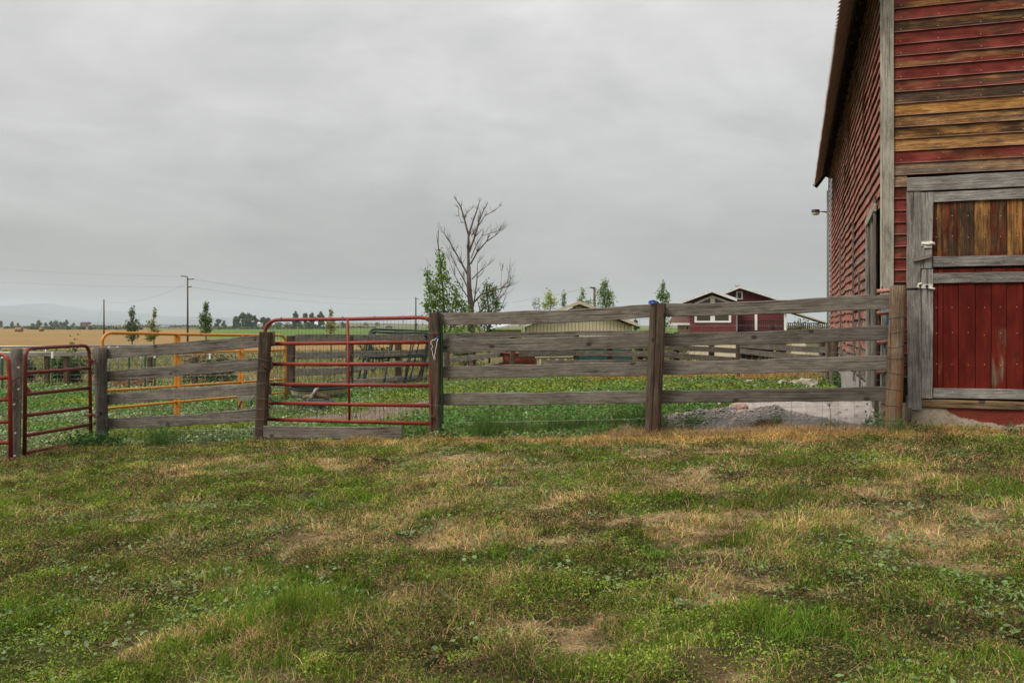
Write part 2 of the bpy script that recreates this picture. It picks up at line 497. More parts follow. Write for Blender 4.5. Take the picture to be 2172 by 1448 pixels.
M_GRASS = vertex_col('grass_blade', .30, .85, .04)
M_WEED = vertex_col('weed_leaf', .25, .85, .06)
M_FAR = vertex_col('far_foliage', .15, .9, .05)
M_GROUND = vertex_col('soil_and_fields', 0, .95, .05, [(60., .55, 1.4), (7., .75, 1.22), (.35, .85, 1.14)])
M_RUBBLE = plain('grey_rubble', (.22, .20, .18), .95, .1, 0, .55, 25)
M_HILL = plain('far_hill_scrub', (.11, .12, .12), .95, .05, 0, .3, .0018)
M_HAY = plain('hay', (.22, .135, .065), .95, .05)
def glass_mat():
    n = NT('dark_window_glass'); v = n.local()
    n.col(n.mix(n.noise(v, .8, 3), (.03, .032, .022), (.075, .07, .03))); return n.fin(.06, .6)
M_GLASS = glass_mat()

def concrete_mat():
    """rough plaster foundation; a worn coat of barn red above a wandering edge (local x along the wall, z up from the ground)"""
    n = NT('rough_concrete'); v = n.local(False)
    a = n.noise(v, 7, 6, .7); b = n.noise(v, 70, 4, .7)
    c = n.ramp(n.math('ADD', n.math('MULTIPLY', a, .7), n.math('MULTIPLY', b, .3)), [(.3, (.17, .13, .085)), (.5, (.32, .265, .19)), (.7, (.43, .375, .29))])
    sp = n.node('ShaderNodeSeparateXYZ'); n.set(sp, 0, v)
    edge = n.ramp(n.math('DIVIDE', sp.outputs[0], 4.0), [(0, (.9,)*3), (.14, (.38,)*3), (.21, (.20,)*3), (.29, (.14,)*3), (.345, (.115,)*3), (.40, (.16,)*3), (.7, (.12,)*3), (1, (.2,)*3)])
    ed = n.math('ADD', edge, n.math('MULTIPLY', n.math('SUBTRACT', a, .5), .09))
    pm = n.maprange(n.math('SUBTRACT', sp.outputs[2], ed), -.006, .012)
    red = n.mix(n.maprange(b, .3, .7), (.125, .022, .015), (.19, .036, .024))
    pock = n.maprange(n.noise(v, 28, 3, .6), .30, .36, 1, 0)
    c = n.mix(pm, c, red)
    c = n.mix(n.math('MULTIPLY', pock, .55), c, (.07, .05, .035))
    n.col(c); n.bump(n.math('ADD', a, n.math('MULTIPLY', b, .6)), .8, .02)
    return n.fin(.92, .15)
M_CONC = concrete_mat()

def slab_mat():
    n = NT('ridged_concrete_slab'); v = n.local(False)
    a = n.noise(v, 5, 6, .7); b = n.noise(v, 60, 4, .7)
    c = n.ramp(n.math('ADD', n.math('MULTIPLY', a, .6), n.math('MULTIPLY', b, .4)), [(.3, (.16, .135, .12)), (.52, (.32, .28, .255)), (.7, (.43, .385, .355))])
    n.col(c); n.bump(n.math('ADD', a, b), .8, .015); return n.fin(.95, .1)
M_SLAB = slab_mat()
def metal_roof():
    n = NT('rusty_roof_metal'); v = n.local(False)
    a = n.noise(v, 3, 5, .65)
    n.col(n.ramp(a, [(.35, (.40, .31, .255)), (.55, (.52, .44, .385)), (.7, (.34, .19, .13))])); n.bump(a, .1, .003)
    return n.fin(.6, .4, .25)
M_ROOF = metal_roof()
M_ROOFWOOD = wood('dark_roof_board', (.018, .011, .008), (.05, .03, .022), (.09, .055, .04))
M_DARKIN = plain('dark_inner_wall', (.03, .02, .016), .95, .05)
# ------------------------------------------------------------------ terrain
FX = np.array([-30, -9, -6.62, -6.30, -3.52, -1.06, 1.79, 4.475, 4.6, 12.0])
FY = np.array([11.2, 11.3, 11.4, 13.4, 12.5, 11.85, 10.95, 10.4, 10.75, 8.4])
def fence_y(x): return np.interp(x, FX, FY)
_ky = np.array([8, 12, 16, 20, 28, 40, 60, 120, 400, 9000.])
_kl = np.array([-.52, -.55, -.62, -.66, -.72, -.95, -1.4, -1.55, -1.6, -1.6])
_kr = np.array([.02, -.02, -.07, -.14, -.30, -.70, -1.35, -1.55, -1.6, -1.6])
def H(x, y):
    x = np.asarray(x, dtype=float); y = np.asarray(y, dtype=float)
    lawn = .047*(np.clip(x, -9, 8)-4.475) - .015*(np.clip(y, -10, 14)-10.4)
    wgt = np.clip((x+6.3)/9.0, 0, 1)
    yard = np.interp(y, _ky, _kl)*(1-wgt) + np.interp(y, _ky, _kr)*wgt
    b = sstep(-.9, 1.6, y - fence_y(x))
    z = lawn*(1-b) + yard*b
    z = z + (fbm(x, y, 1.6, 3, 3)-.5)*.07*np.clip(1.5-np.abs(y)/60, .15, 1)
    z = z + (fbm(x, y, .36, 6, 2)-.5)*.06*sstep(40, 20, np.abs(y))
    # gravel mound and broken ground beside the barn
    z = z + .13*np.exp(-(((x-2.1)/1.0)**2 + ((y-11.75-.1*np.sin(x*3))/.42)**2)) * (.45+1.1*fbm(x, y, .34, 9, 4))
    z = z + .16*np.exp(-(((x-3.35)/.65)**2 + ((y-11.75)/.5)**2)) * (.45+1.1*fbm(x, y, .34, 9, 4))
    z = z + (fbm(x, y, .17, 13, 3)-.5)*.11*np.exp(-(((x-2.5)/1.5)**2 + ((y-11.75)/.6)**2))
    # far rises
    far = sstep(500, 1500, y)
    z = z + far*(fbm(x, y, 700, 21, 3)-.5)*3.5
    z = z + 8.0*np.exp(-(((x+330)/210)**2 + ((y-1900)/450)**2)) + 4.0*np.exp(-(((x-150)/330)**2+((y-2200)/500)**2))
    return z
def Hz(x, y): return float(H(np.array([x]), np.array([y]))[0])
def on(px, Y):                              # the ground point seen in column px at depth Y
    x = (px-HX)/F*Y; return Vector((x, Y, Hz(x, Y)))

# patches of the lawn, read off the photograph: column, row, half-width m, half-depth m, kind, weight
def _lp(px, py):
    Y = 2444/(py-690.0); return ((px-HX)/F*Y, Y)
_patch = [(620,982,.45,.35,'s',.5),(1050,1000,1.6,.9,'s',.35),(1000,1085,.55,.45,'s',.5),(1330,1085,.8,.35,'s',.4),(610,1095,.4,.3,'s',.5),
 (830,1180,.25,.16,'s',.5),(1880,1038,.5,.3,'s',.4),(1560,1410,.5,.25,'s',.5),(1950,1375,.3,.15,'s',.4),(1740,1270,.15,.12,'s',.4),(1050,1120,.6,.4,'s',.35),
 (1800,990,2.2,.9,'d',.5),(1180,1075,.6,.28,'d',.5),(1190,1290,.35,.16,'d',.5),(2080,1360,.7,.3,'d',.45),(180,1095,1.2,.5,'d',.35),(1650,1275,.4,.2,'d',.4),(1930,1075,.7,.25,'d',.4),(880,1070,.5,.25,'d',.4),(1500,1050,.6,.3,'d',.3),
 (480,1220,.65,.55,'g',.6),(770,1150,.6,.4,'y',.5),(1300,1200,.55,.35,'y',.45),(1780,1205,.3,.2,'y',.6),(180,1380,.7,.3,'y',.4),(780,1250,.4,.25,'y',.4),(1250,1400,.4,.25,'g',.4),(1750,1180,1.2,.5,'g',.25),(150,1010,1.2,.5,'y',.25),(700,990,.5,.3,'g',.3)]
def lawn_masks(x, y):
    k = {'s': fbm(x, y, .55, 30, 5), 'd': fbm(x+5, y, .6, 38, 5), 'g': fbm(x-8, y, .75, 46, 5), 'y': fbm(x+9, y, .55, 50, 5)}
    wx = x + (fbm(x, y, .55, 41, 3)-.5)*.9; wy_ = y + (fbm(x, y, .55, 44, 3)-.5)*.7
    fine = (fbm(x, y, .11, 48, 3)-.5)*.34
    for px, py, rx, ry, t, wt in _patch:
        a, b = _lp(px, py)
        k[t] = k[t] + wt*.42*np.exp(-(((wx-a)/rx)**2 + ((wy_-b)/ry)**2))
    k['s'] = k['s'] + .08*sstep(4.6, 6.3, y)*sstep(-3.2, -.5, x) - .075*sstep(5.6, 4.0, y) - .03*sstep(-1.5, -4, x)
    k['g'] = k['g'] + .05*sstep(5.2, 4.0, y); k['y'] = k['y'] + .05*sstep(5.2, 3.8, y)
    for t in 'sdgy': k[t] = k[t] + fine*(1 if t in 'sy' else -1)
    dist = fence_y(x) - y
    strip = sstep(-3.6, -1.8, x) * sstep(-.05, .12, dist) * sstep(1.0, .55, dist + (fbm(x, y, .5, 54)-.5)*1.1 + .25*sstep(2.5, -1, x))
    k['strip'] = strip
    k['soil'] = np.exp(-(((x+5.0)/1.3)**2 + ((dist-.28)/.30)**2)) + .8*np.exp(-(((x-5.9)/.9)**2 + ((dist-.1)/.16)**2))
    k['dist'] = dist
    return k

def ground_color(x, y):
    n = len(x); c = np.zeros((n, 3))
    A = lambda *q: np.array(q)
    k = lawn_masks(x, y)
    def lay(col, m):
        nonlocal c
        c = c*(1-m[:, None]) + np.asarray(col)*m[:, None]
    c[:] = A(.090, .064, .032)
    lay(A(.30, .20, .105), sstep(.48, .62, k['s'])*.85)
    lay(A(.045, .034, .017), sstep(.55, .7, k['d']))
    lay(A(.050, .058, .018), sstep(.55, .7, k['g']))
    lay(A(.058, .062, .020), sstep(.55, .7, k['y']))
    lay(A(.31, .195, .090), k['strip']*.85)
    lay(A(.075, .050, .036), np.clip(k['soil'], 0, 1))
    # corral
    c = c*np.where(y < 14, .55 + .9*sstep(.3, .7, fbm(x, y, .16, 58, 3)), 1)[:, None]
    yard = sstep(-.05, .25, y - fence_y(x))
    base = np.tile(A(.075, .110, .030), (n, 1))
    f1 = fbm(x, y, 1.4, 5); f2 = fbm(x, y*.6, 3.5, 8)
    def blend(a, b, m): return a*(1-m[:, None]) + np.asarray(b)*m[:, None]
    base = blend(base, A(.15, .12, .045), sstep(.55, .7, f2)*.6)
    gravel = np.exp(-(((x+2.9)/1.3)**2 + ((y-15.9)/1.5)**2))*1.1 + np.exp(-(((x+2.0)/.9)**2+((y-18)/1.6)**2))
    base = blend(base, A(.20, .15, .12), sstep(.45, .75, gravel + (f1-.5)*.9))
    rub = np.exp(-(((x-2.7)/1.7)**2 + ((y-11.7)/.85)**2))*1.4 + sstep(2.2, 3.0, x)*sstep(13.2, 12.8, y)*1.2
    base = blend(base, A(.19, .175, .16), sstep(.45, .7, rub + (f1-.5)*.35))
    dry = sstep(21, 25, y)*sstep(34, 28, y)*sstep(2, 6, x)
    base = blend(base, A(.33, .20, .085), dry*.8)
    lay(base, yard)
    # rough grass past the corral, then the fields
    r = sstep(24, 34, y + (f2-.5)*8)
    rough = blend(np.tile(A(.115, .125, .042), (n, 1)), A(.19, .15, .065), sstep(.42, .62, fbm(x, y*.4, 9, 12)))
    lay(rough, r)
    q = x/np.maximum(y, 1)                  # which way it lies
    wob = (fbm(x, y, 60, 14)-.5)
    m1 = sstep(88, 110, y + wob*30)
    stub = blend(np.tile(A(.245, .150, .062), (n, 1)), A(.20, .130, .055), fbm(x, y*3, 40, 16))
    stub = blend(stub, A(.13, .155, .045), np.exp(-((y-258-wob*25)/13)**2)*.75)
    lay(stub, m1)
    past = sstep(560, 640, y + wob*120)
    mix = blend(np.tile(A(.18, .130, .055), (n, 1)), A(.075, .085, .034), sstep(.42, .58, fbm(x, y*2.6, 300, 18)))
    lay(mix, past)
    grn = sstep(150, 185, y+wob*20)*sstep(800, 700, y)*sstep(-.36, -.33, q + wob*.02)
    field = blend(np.tile(A(.080, .130, .026), (n, 1)), A(.10, .145, .036), fbm(x, y*2, 80, 20))
    lay(field, grn)
    hill = sstep(850, 1000, y)*sstep(-.30, -.25, q)
    lay(blend(np.tile(A(.15, .125, .062), (n, 1)), A(.10, .105, .045), sstep(.45, .6, fbm(x, y, 220, 23))), hill)
    return c

def axis(lo, hi, step, far0, far1, grow):
    mid = list(np.arange(lo, hi+1e-6, step)); up = []; s = step; v = mid[-1]
    while v < far1: s *= grow; v += s; up.append(v)
    dn = []; s = step; v = mid[0]
    while v > far0: s *= grow; v -= s; dn.append(v)
    return np.array(dn[::-1] + mid + up)
gx = axis(-8.0, 7.0, .085, -9000, 9000, 1.075)
gy = axis(2.6, 14.0, .085, -300, 9500, 1.034)
GX, GY = np.meshgrid(gx, gy)
xf, yf = GX.ravel(), GY.ravel()
zf = H(xf, yf)
nx, ny = len(gx), len(gy)
ii, jj = np.meshgrid(np.arange(nx-1), np.arange(ny-1))
a = (jj*nx+ii).ravel()
quads = np.stack([a, a+1, a+nx+1, a+nx], 1)
g = fast_mesh('ground', np.stack([xf, yf, zf], 1), np.full(len(quads), 4), quads.ravel(), M_GROUND, ground_color(xf, yf), smooth=True)
tag(g, kind='structure')

# far mountains: ridges about eight kilometres off
def ridge(name, y0, depth, pts, seed):
    xs = np.linspace(-7600, 2200, 150)
    top = np.interp(xs, [(p-HX)/F*y0 for p, _ in pts], [(690-q)/F*y0 for _, q in pts])
    top = top + (fbm(xs, xs*0, 420, seed, 5)-.5)*26
    rows = []
    for j in range(14):
        t = j/13; prof = math.sin(t*math.pi/2)
        fold = (fbm(xs, xs*0+t*900, 330, seed+6, 4)-.5)*depth*.55*(1-t)
        rows.append(np.stack([xs, y0-depth*(1-t)+fold, -4 + (top+4)*prof], 1))
    rows.append(np.stack([xs, np.full_like(xs, y0+500), xs*0-4], 1))
    V = np.concatenate(rows); n_ = len(xs); m_ = len(rows)
    ii, jj = np.meshgrid(np.arange(n_-1), np.arange(m_-1)); a_ = (jj*n_+ii).ravel()
    q = np.stack([a_, a_+1, a_+n_+1, a_+n_], 1)
    o = fast_mesh(name, V, np.full(len(q), 4), q.ravel(), M_HILL, smooth=True)
    tag(o, kind='structure')
ridge('mountains', 8300, 1500, [(-600, 655), (-100, 652), (0, 650), (50, 646), (105, 643), (130, 649), (170, 653), (220, 658), (290, 661), (340, 668), (430, 671), (600, 678), (760, 687), (1000, 690), (1900, 690)], 5)
ridge('mountain_foothills', 6300, 1300, [(-600, 672), (0, 666), (60, 668), (130, 677), (220, 683), (300, 686), (500, 688), (800, 692), (1900, 694)], 12)

# smoky air
hb = MB(); hb.box((-9500, -250, -8), (9500, 9200, 235))
hm = bpy.data.materials.new('thin_haze'); hm.use_nodes = True; hn = hm.node_tree; hn.nodes.clear()
ho = hn.nodes.new('ShaderNodeOutputMaterial'); hv = hn.nodes.new('ShaderNodeVolumePrincipled')
hv.inputs['Color'].default_value = (.80, .89, .97, 1); hv.inputs['Density'].default_value = 9e-5
hv.inputs['Anisotropy'].default_value = 0.15
hn.links.new(hv.outputs[0], ho.inputs['Volume'])
tag(hb.build('haze', hm), kind='stuff')
# ------------------------------------------------------------------ barn
BC = Vector((4.536, 10.85, 0)); BU = Vector((.9527, -.3038, 0)); BV = Vector((.3038, .9527, 0)); UP = Vector((0, 0, 1))
def bp(u, v, z): return BC + BU*u + BV*v + UP*z
barn = thing('barn', 'old red barn with weathered lapped boards and a corrugated metal gambrel roof', 'barn', BC + Vector((0, 0, -.05)))
BW, BL, ZP = 9.0, 16.5, 6.05
# inner shell that the boards are nailed to
mb = MB()
mb.obox(bp(.04, .04, .15), BU*(BW-.08), BV*.05, UP*(ZP-.2))
sheath = mb.build('front_wall', M_DARKIN, barn)
mb = MB(); mb.obox(bp(.035, .10, .3), BU*.05, BV*(BL-.2), UP*(ZP-.45))
sidew = mb.build('side_wall', M_DARKIN, barn)
mb = MB(); mb.obox(bp(.04, BL-.1, 0), BU*(BW-.08), BV*.05, UP*(ZP-.15)); q_ = [bp(u_, BL-.1+dv_, z_) for dv_ in (0, .05) for u_, z_ in ((.1, ZP-.14), (BW-.1, ZP-.14), (BW-1.65, ZP+1.95), (BW/2, ZP+3.1), (1.65, ZP+1.95))]; mb.add(q_, [(0, 1, 2, 3, 4), (9, 8, 7, 6, 5), (0, 5, 6, 1), (1, 6, 7, 2), (2, 7, 8, 3), (3, 8, 9, 4), (4, 9, 5, 0)]); mb.obox(bp(BW-.08, .1, 0), BU*.05, BV*(BL-.3), UP*ZP)
mb.build('rear_wall', M_DARKIN, barn)

def lap(name, A, B, h, m, parent, side, color, wave=0.0, seg=10, row=0, t=.020, gap=0.0):
    A, B = Vector(A), Vector(B); M = frame_along(A, B); Ln = (B-A).length
    s0 = (A-BC).dot(BV) if wave else 0
    v, f = [], []; r = random.random()*40
    e0 = e1 = 0
    for i in range(seg+1):
        x = Ln*i/seg; s = s0 + x
        w_ = 0; k = 0
        if wave:
            w_ = wave*(.8*mnoise.noise((s*.6, row*.10, 2.2)) + .6*mnoise.noise((s*1.25, row*.07, 7.1)) + .16*mnoise.noise((s*2.6, row*.2, 3.1)))
            k = .022*max(0, mnoise.noise((s*1.1, row*.22, 9.4)))+.006*mnoise.noise((s*2.5+r, row*1.7, 1.4))
        if wave: w_ *= min(1, max(.1, s/1.4)); k *= min(1, max(.2, s/.8))
        j = .0025*mnoise.noise((x*5+r, row*1.1, .3))
        v += [(x, side*.004, h/2+.012+w_), (x, side*(t+.006+k), -h/2+w_+j), (x, side*(t*.45+.004+k), -h/2-.002+w_+j), (x, side*.0005, h/2+.012+w_)]
    for i in range(seg):
        for q in range(4):
            q2 = (q+1) % 4
            f.append((i*4+q, (i+1)*4+q, (i+1)*4+q2, i*4+q2) if side > 0 else (i*4+q2, (i+1)*4+q2, (i+1)*4+q, i*4+q))
    f.append((0,1,2,3)); f.append(tuple(seg*4+q for q in (3,2,1,0)))
    mb = MB(); mb.add(v, f)
    o = mb.build(name, m, parent, M=M); o.color = color
    return o

# front boards; local y points into the wall here, so the outside is -1
PIT = .1445
rows = [(z, i) for i, z in enumerate(np.arange(.62, ZP+2.4, PIT))]
for z, i in rows:
    zm = z + PIT/2
    def fcol():
        # rows seen about breast height of the gable are bare; the top is mostly painted
        n_ = int((zm-3.10)/PIT)
        tab = {0: (.22, .46, .45), 1: (.60, .34, 0), 2: (.14, .60, .1), 3: (.34, .42, 0), 4: (.20, .48, .1), 5: (.06, .66, 0), 6: (.36, .22, .1), 7: (.52, .30, .1), 8: (.74, .25, 0)}
        if zm > 3.0 and n_ in tab:
            p, b, gq = tab[n_]; return (p+random.uniform(-.04, .04), b, gq, 1)
        p, b = (random.uniform(.36, .68), random.uniform(.16, .46)) if zm > 3 else (random.uniform(.42, .8), random.uniform(.10, .35))
        return (p, b, random.uniform(.0, .14), 1)
    if z < 2.98 - PIT*.3:                    # either side of the door
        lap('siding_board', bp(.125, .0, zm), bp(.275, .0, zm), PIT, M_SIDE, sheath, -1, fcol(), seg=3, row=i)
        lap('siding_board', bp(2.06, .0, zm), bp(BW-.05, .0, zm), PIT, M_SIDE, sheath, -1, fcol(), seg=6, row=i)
    else:
        hw = 0 if zm < ZP else min((zm-ZP)/1.33, BW/2-.3)
        j = .125 + hw + (0 if hw == 0 else .1)
        cuts = [j, BW-.05-hw] if random.random() < .4 else [j, random.uniform(1.9, 4.6), BW-.05-hw]
        for a_, b_ in zip(cuts, cuts[1:]):
            dz = random.uniform(-.004, .004)
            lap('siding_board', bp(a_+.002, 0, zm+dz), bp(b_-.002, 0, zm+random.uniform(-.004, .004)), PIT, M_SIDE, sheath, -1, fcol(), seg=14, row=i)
# back the upper gable
mb = MB(); mb.obox(bp(1.75, .045, ZP-.05), BU*(BW-3.5), BV*.04, UP*2.4); mb.build('gable_wall', M_DARKIN, barn)

# side boards, sagged and wavy
SP = .150
for i, z in enumerate(np.arange(.44, ZP+.05, SP)):
    zm = z + SP/2
    s = .05 if z > 2.62 else 1.50
    while s < BL-.1:
        s2 = min(BL-.05, s + random.uniform(2.6, 5.5))
        if BL - s2 < .8: s2 = BL-.05
        p = random.uniform(.50, .88) if zm > 1.0 else random.uniform(.2, .6)
        lap('siding_board', bp(-.004, s+.004, zm), bp(-.004, s2-.004, zm), SP, M_SIDEW, sidew, 1,
            (p, random.uniform(.05, .3), random.uniform(.5, .95), 1), wave=.034, seg=int(6+5*(s2-s)), row=i, t=.028)
        s = s2
# loose battens nailed up the side wall
for s, z0, z1, wd in ((4.5, .3, 3.0, .085), (8.9, .3, 3.2, .10), (3.0, .25, 2.05, .07)):
    plank('batten', bp(-.065, s, z0), bp(-.075, s+.03, z1), wd, .03, M_POSTG, sidew, up=BV, seg=8, rough=.008)
# side door by the corner: loose upright boards
sdoor = MB().obox(bp(-.012, .22, .25), BU*.03, BV*1.26, UP*2.3).build('side_door', M_DARKIN, barn)
for s, z0, z1, wd, out_ in ((1.46, .12, 2.70, .12, .07), (1.30, .2, 2.62, .10, .05), (1.06, .2, 2.66, .17, .035), (.84, .2, 2.72, .16, .045), (.62, .2, 2.74, .17, .035), (.42, .2, 2.80, .16, .04), (.24, .1, 2.86, .13, .06)):
    plank('plank', bp(-out_, s, z0), bp(-out_-.01, s+random.uniform(-.02, .02), z1), wd, .028, random.choice([M_POSTG, M_TRIM, M_BOARD]), sdoor, up=BV, seg=8, rough=.007)
plank('rail', bp(-.075, .15, 2.72), bp(-.08, 1.55, 2.66), .11, .03, M_CORNER, sdoor, seg=6)

# corner boards
plank('corner_board', bp(.062, -.034, .30), bp(.062, -.034, ZP+.1), .126, .024, M_CORNER, barn, up=BU, seg=22, rough=.004)
plank('corner_board', bp(-.014, .005, .30), bp(-.014, .005, ZP), .045, .024, M_CORNER, barn, up=BV, seg=16, rough=.004)
plank('far_corner_board', bp(-.05, BL-.02, .0), bp(-.05, BL-.02, ZP-.3), .10, .03, M_POSTG, barn, up=BV, seg=8)

# foundation
mb = MB()
NF = 40
for i in range(NF):
    u0, u1 = 9.0*i/NF, 9.0*(i+1)/NF
mb2 = MB(); vs_, fs_ = [], []
nu, nz = 90, 8
for j in range(nz+1):
    for i in range(nu+1):
        u_ = -.03 + 4.6*i/nu; z_ = -.35 + (.66)*j/nz
        o_ = -.030 - .014*mnoise.noise((u_*2.1, z_*3, 1.)) - .007*mnoise.noise((u_*9, z_*9, 4.))
        vs_.append((u_, o_, z_+.05))
for j in range(nz):
    for i in range(nu):
        a_ = j*(nu+1)+i; fs_.append((a_, a_+1, a_+nu+2, a_+nu+1))
b0 = len(vs_)
for j in (0, nz):
    for i in (0, nu): vs_.append((-.03+4.6*(i/nu), .25, -.35+.66*j/nz+.05))
top = [nz*(nu+1)+i for i in range(nu+1)]
fs_.append(tuple(top) + (b0+3, b0+2))
lft = [j*(nu+1) for j in range(nz+1)]
fs_.append(tuple(lft) + (b0+2, b0))
MF = Matrix((BU, BV, UP)).transposed().to_4x4(); MF.translation = bp(0, 0, -.05)
mb2.add(vs_, fs_, False)
mb2.build('foundation', M_CONC, barn, M=MF)
mb = MB(); mb.obox((4.6, -.03, -.3), (4.4, 0, 0), (0, .28, 0), (0, 0, .6)); mb.build('foundation', M_CONC, barn, M=MF)
mb = MB(); mb.obox((-.03, .27, -.5), (.25, 0, 0), (0, BL-.3, 0), (0, 0, .93)); mb.build('side_foundation', M_SLAB, barn, M=MF)
# beam over the foundation
plank('sill_beam', bp(.30, -.005, .315), bp(4.6, -.005, .312), .105, .10, M_BEAM, barn, seg=20, rough=.008)
plank('sill_beam', bp(4.62, -.005, .312), bp(8.9, -.005, .312), .105, .10, M_BEAM, barn, seg=10, rough=.008)

# door frame and the two-leaf door
frame = MB().obox(bp(.30, .025, .37), BU*1.75, BV*.012, UP*2.6).build('door_frame', M_DARKIN, barn)
plank('header', bp(.27, -.050, 2.949), bp(2.12, -.050, 2.958), .172, .034, M_TRIM, frame, seg=14, rough=.006)
plank('jamb', bp(.352, -.043, .235), bp(.346, -.043, 2.858), .150, .036, M_TRIM, frame, up=BU, seg=18, rough=.010, h2=.165)
plank('jamb', bp(1.975, -.043, .38), bp(1.975, -.043, 2.858), .150, .036, M_TRIM, frame, up=BU, seg=12, rough=.006)
plank('broken_jamb_end', bp(.285, -.050, .10), bp(.292, -.047, .40), .07, .03, M_POSTG, frame, up=BU, seg=4, rough=.01)
def door_leaf(name, z0, z1, rails, label, pc):
    back = MB().obox(bp(.425, -.006, z0+.01), BU*1.46, BV*.012, UP*(z1-z0-.02)).build(name, M_DARKIN, barn)
    back['label'] = label
    u_ = .43; k = 0
    while u_ < 1.87:
        wd = .060 if k == 1 else .170 + random.uniform(-.010, .012)
        if u_ + wd > 1.885: wd = 1.885-u_
        o = plank('plank', bp(u_+wd/2, -.018-.003*(k % 2), z0), bp(u_+wd/2, -.018-.003*(k % 2), z1), wd-.006, .016, M_PLANKR, back, up=BU, seg=8, rough=.0015)
        o.color = pc(k); u_ += wd; k += 1
    for (za, zb) in rails:
        plank('rail', bp(.560, -.040, (za+zb)/2), bp(1.89, -.040, (za+zb)/2+.004), zb-za, .028, M_TRIM, back, seg=12, rough=.004)
    plank('stile', bp(.490, -.041, z0-.01), bp(.494, -.041, z1+.0), .128, .030, M_TRIM, back, up=BU, seg=12, rough=.007)
    return back
brt = [.15, .42, .36, .24, .52, .32, .66, .40, .4, .5, .5, .5]
up_leaf = door_leaf('upper_door', 1.945, 2.848, [(2.725, 2.846), (1.948, 2.071)], 'upper door leaf of bare brown and orange planks with red paint left at the edges',
                    lambda k: (random.uniform(.32, .48), brt[k % 12]-.03, .04, 1))
lo_leaf = door_leaf('lower_door', .385, 1.925, [(1.752, 1.874), (.383, .500)], 'lower door leaf of dark red painted planks',
                    lambda k: (random.uniform(.56, .86), .4, .4, 1))
# wooden turn button, hinges and bar
plank('turn_button', bp(.338, -.078, 2.035), bp(.535, -.082, 2.085), .045, .022, M_BOARD, up_leaf, seg=4, rough=.003)
mb = MB(); mb.obox(bp(.425, -.065, 2.205), BU*.125, BV*.012, UP*.055); mb.obox(bp(.455, -.075, 2.180), BU*.085, BV*.012, UP*.045)
mb.tube([bp(.43, -.07, 2.235), bp(.50, -.082, 2.222), bp(.57, -.078, 2.235)], .012, 6)
mb.tube([bp(.52, -.078, 2.25), bp(.575, -.078, 2.215)], .011, 6); mb.build('latch', M_WHITEP, up_leaf)
mb = MB(); mb.obox(bp(.425, -.066, 1.695), BU*.125, BV*.014, UP*.050); mb.tube([bp(.43, -.068, 1.755), bp(.40, -.075, 1.745), bp(.385, -.075, 1.715), bp(.41, -.075, 1.70)], .014, 6)
mb.tube([bp(.50, -.074, 1.70), bp(.575, -.074, 1.685)], .012, 6); mb.build('latch', M_WHITEP, lo_leaf)
mb = MB(); mb.tube([bp(.487, -.068, 1.72), bp(.487, -.085, 1.72)], .017, 10); mb.build('latch_boss', M_IRON, lo_leaf)
# nail heads in the gable boards and the door
mb = MB()
def nail(u, v, z, r=.0045):
    p = bp(u, v, z); mb.tube([p+BV*.002, p-BV*.0035], r, 5)
for z, i in rows:
    for u_ in (.20, .62, 1.08, 1.52):
        if z > 3.0: nail(u_+random.uniform(-.006, .006), -.024, z+.035)
for u_ in np.arange(.60, 1.9, .172):
    for z_ in (.46, .78, 1.15, 1.48, 1.80, 2.0, 2.3, 2.55, 2.78):
        nail(u_-.004+random.uniform(-.003, .003), -.056 if z_ in (.46, 1.80, 2.0, 2.78) else -.027, z_+random.uniform(-.02, .02))
for z_ in np.arange(.5, 2.8, .33): nail(.33+random.uniform(-.02, .02), -.063, z_); nail(.50+random.uniform(-.02, .02), -.058, z_)
tag(mb.build('nail_heads', M_WHITEP, barn), kind='stuff')

# roof: corrugated sheet, lower slope
ET = 53.0
def roof_pt(d, s, lift):                     # d horizontal distance inwards from the eave tip
    run = 2.05
    if d <= run: z = 5.47 + d*math.tan(R(ET))
    else: z = 5.47 + run*math.tan(R(ET)) + (d-run)*math.tan(R(24))
    return bp(-.46+d, s, z+lift)
def roof(side, name):
    mb = MB(); vs_, fs_ = [], []
    ss = np.arange(-.45, BL+.35, .04); ds = [0, 1.0, 2.05, 3.4, BW/2+.46]
    for lift in (0.0, .006):
        for d in ds:
            for s in ss:
                c_ = .034*(2/math.pi)*math.asin(math.sin(2*math.pi*s/.16))
                dd = d + (.012*mnoise.noise((math.floor(s/.66)*1.7, 0, 3.3)) if d == 0 else 0)
                p = roof_pt(dd - .8*c_, s, lift + .6*c_ + .02)
                if side < 0: p = BC + BU*(BW-(p-BC).dot(BU)) + BV*((p-BC).dot(BV)) + UP*p.z
                vs_.append(p)
    n_ = len(ss); m_ = len(ds)
    for q in range(2):
        for j in range(m_-1):
            for i in range(n_-1):
                a_ = q*n_*m_ + j*n_ + i
                fs_.append((a_, a_+1, a_+n_+1, a_+n_) if q else (a_+n_, a_+n_+1, a_+1, a_))
    for i in range(n_-1): fs_.append((i, i+1, n_*m_+i+1, n_*m_+i))
    mb.add(vs_, fs_); return mb.build(name, M_ROOF, barn)
roof(1, 'roof'); roof(-1, 'roof')
# purlins and dark boards under the overhang
for d, hh in ((.27, .09), (.42, .11)):
    A = roof_pt(d, -.4, -.03); B = roof_pt(d, BL+.1, -.03)
    plank('purlin', A, B, hh, .035, M_ROOFWOOD, barn, up=(BU*.6+UP*.8), seg=14, rough=.006)
for s in np.arange(0.3, BL, .61):
    A = roof_pt(.30, s, -.12); B = roof_pt(1.6, s, -.12)
    plank('rafter', A, B, .12, .045, M_ROOFWOOD, barn, seg=3, rough=.003)
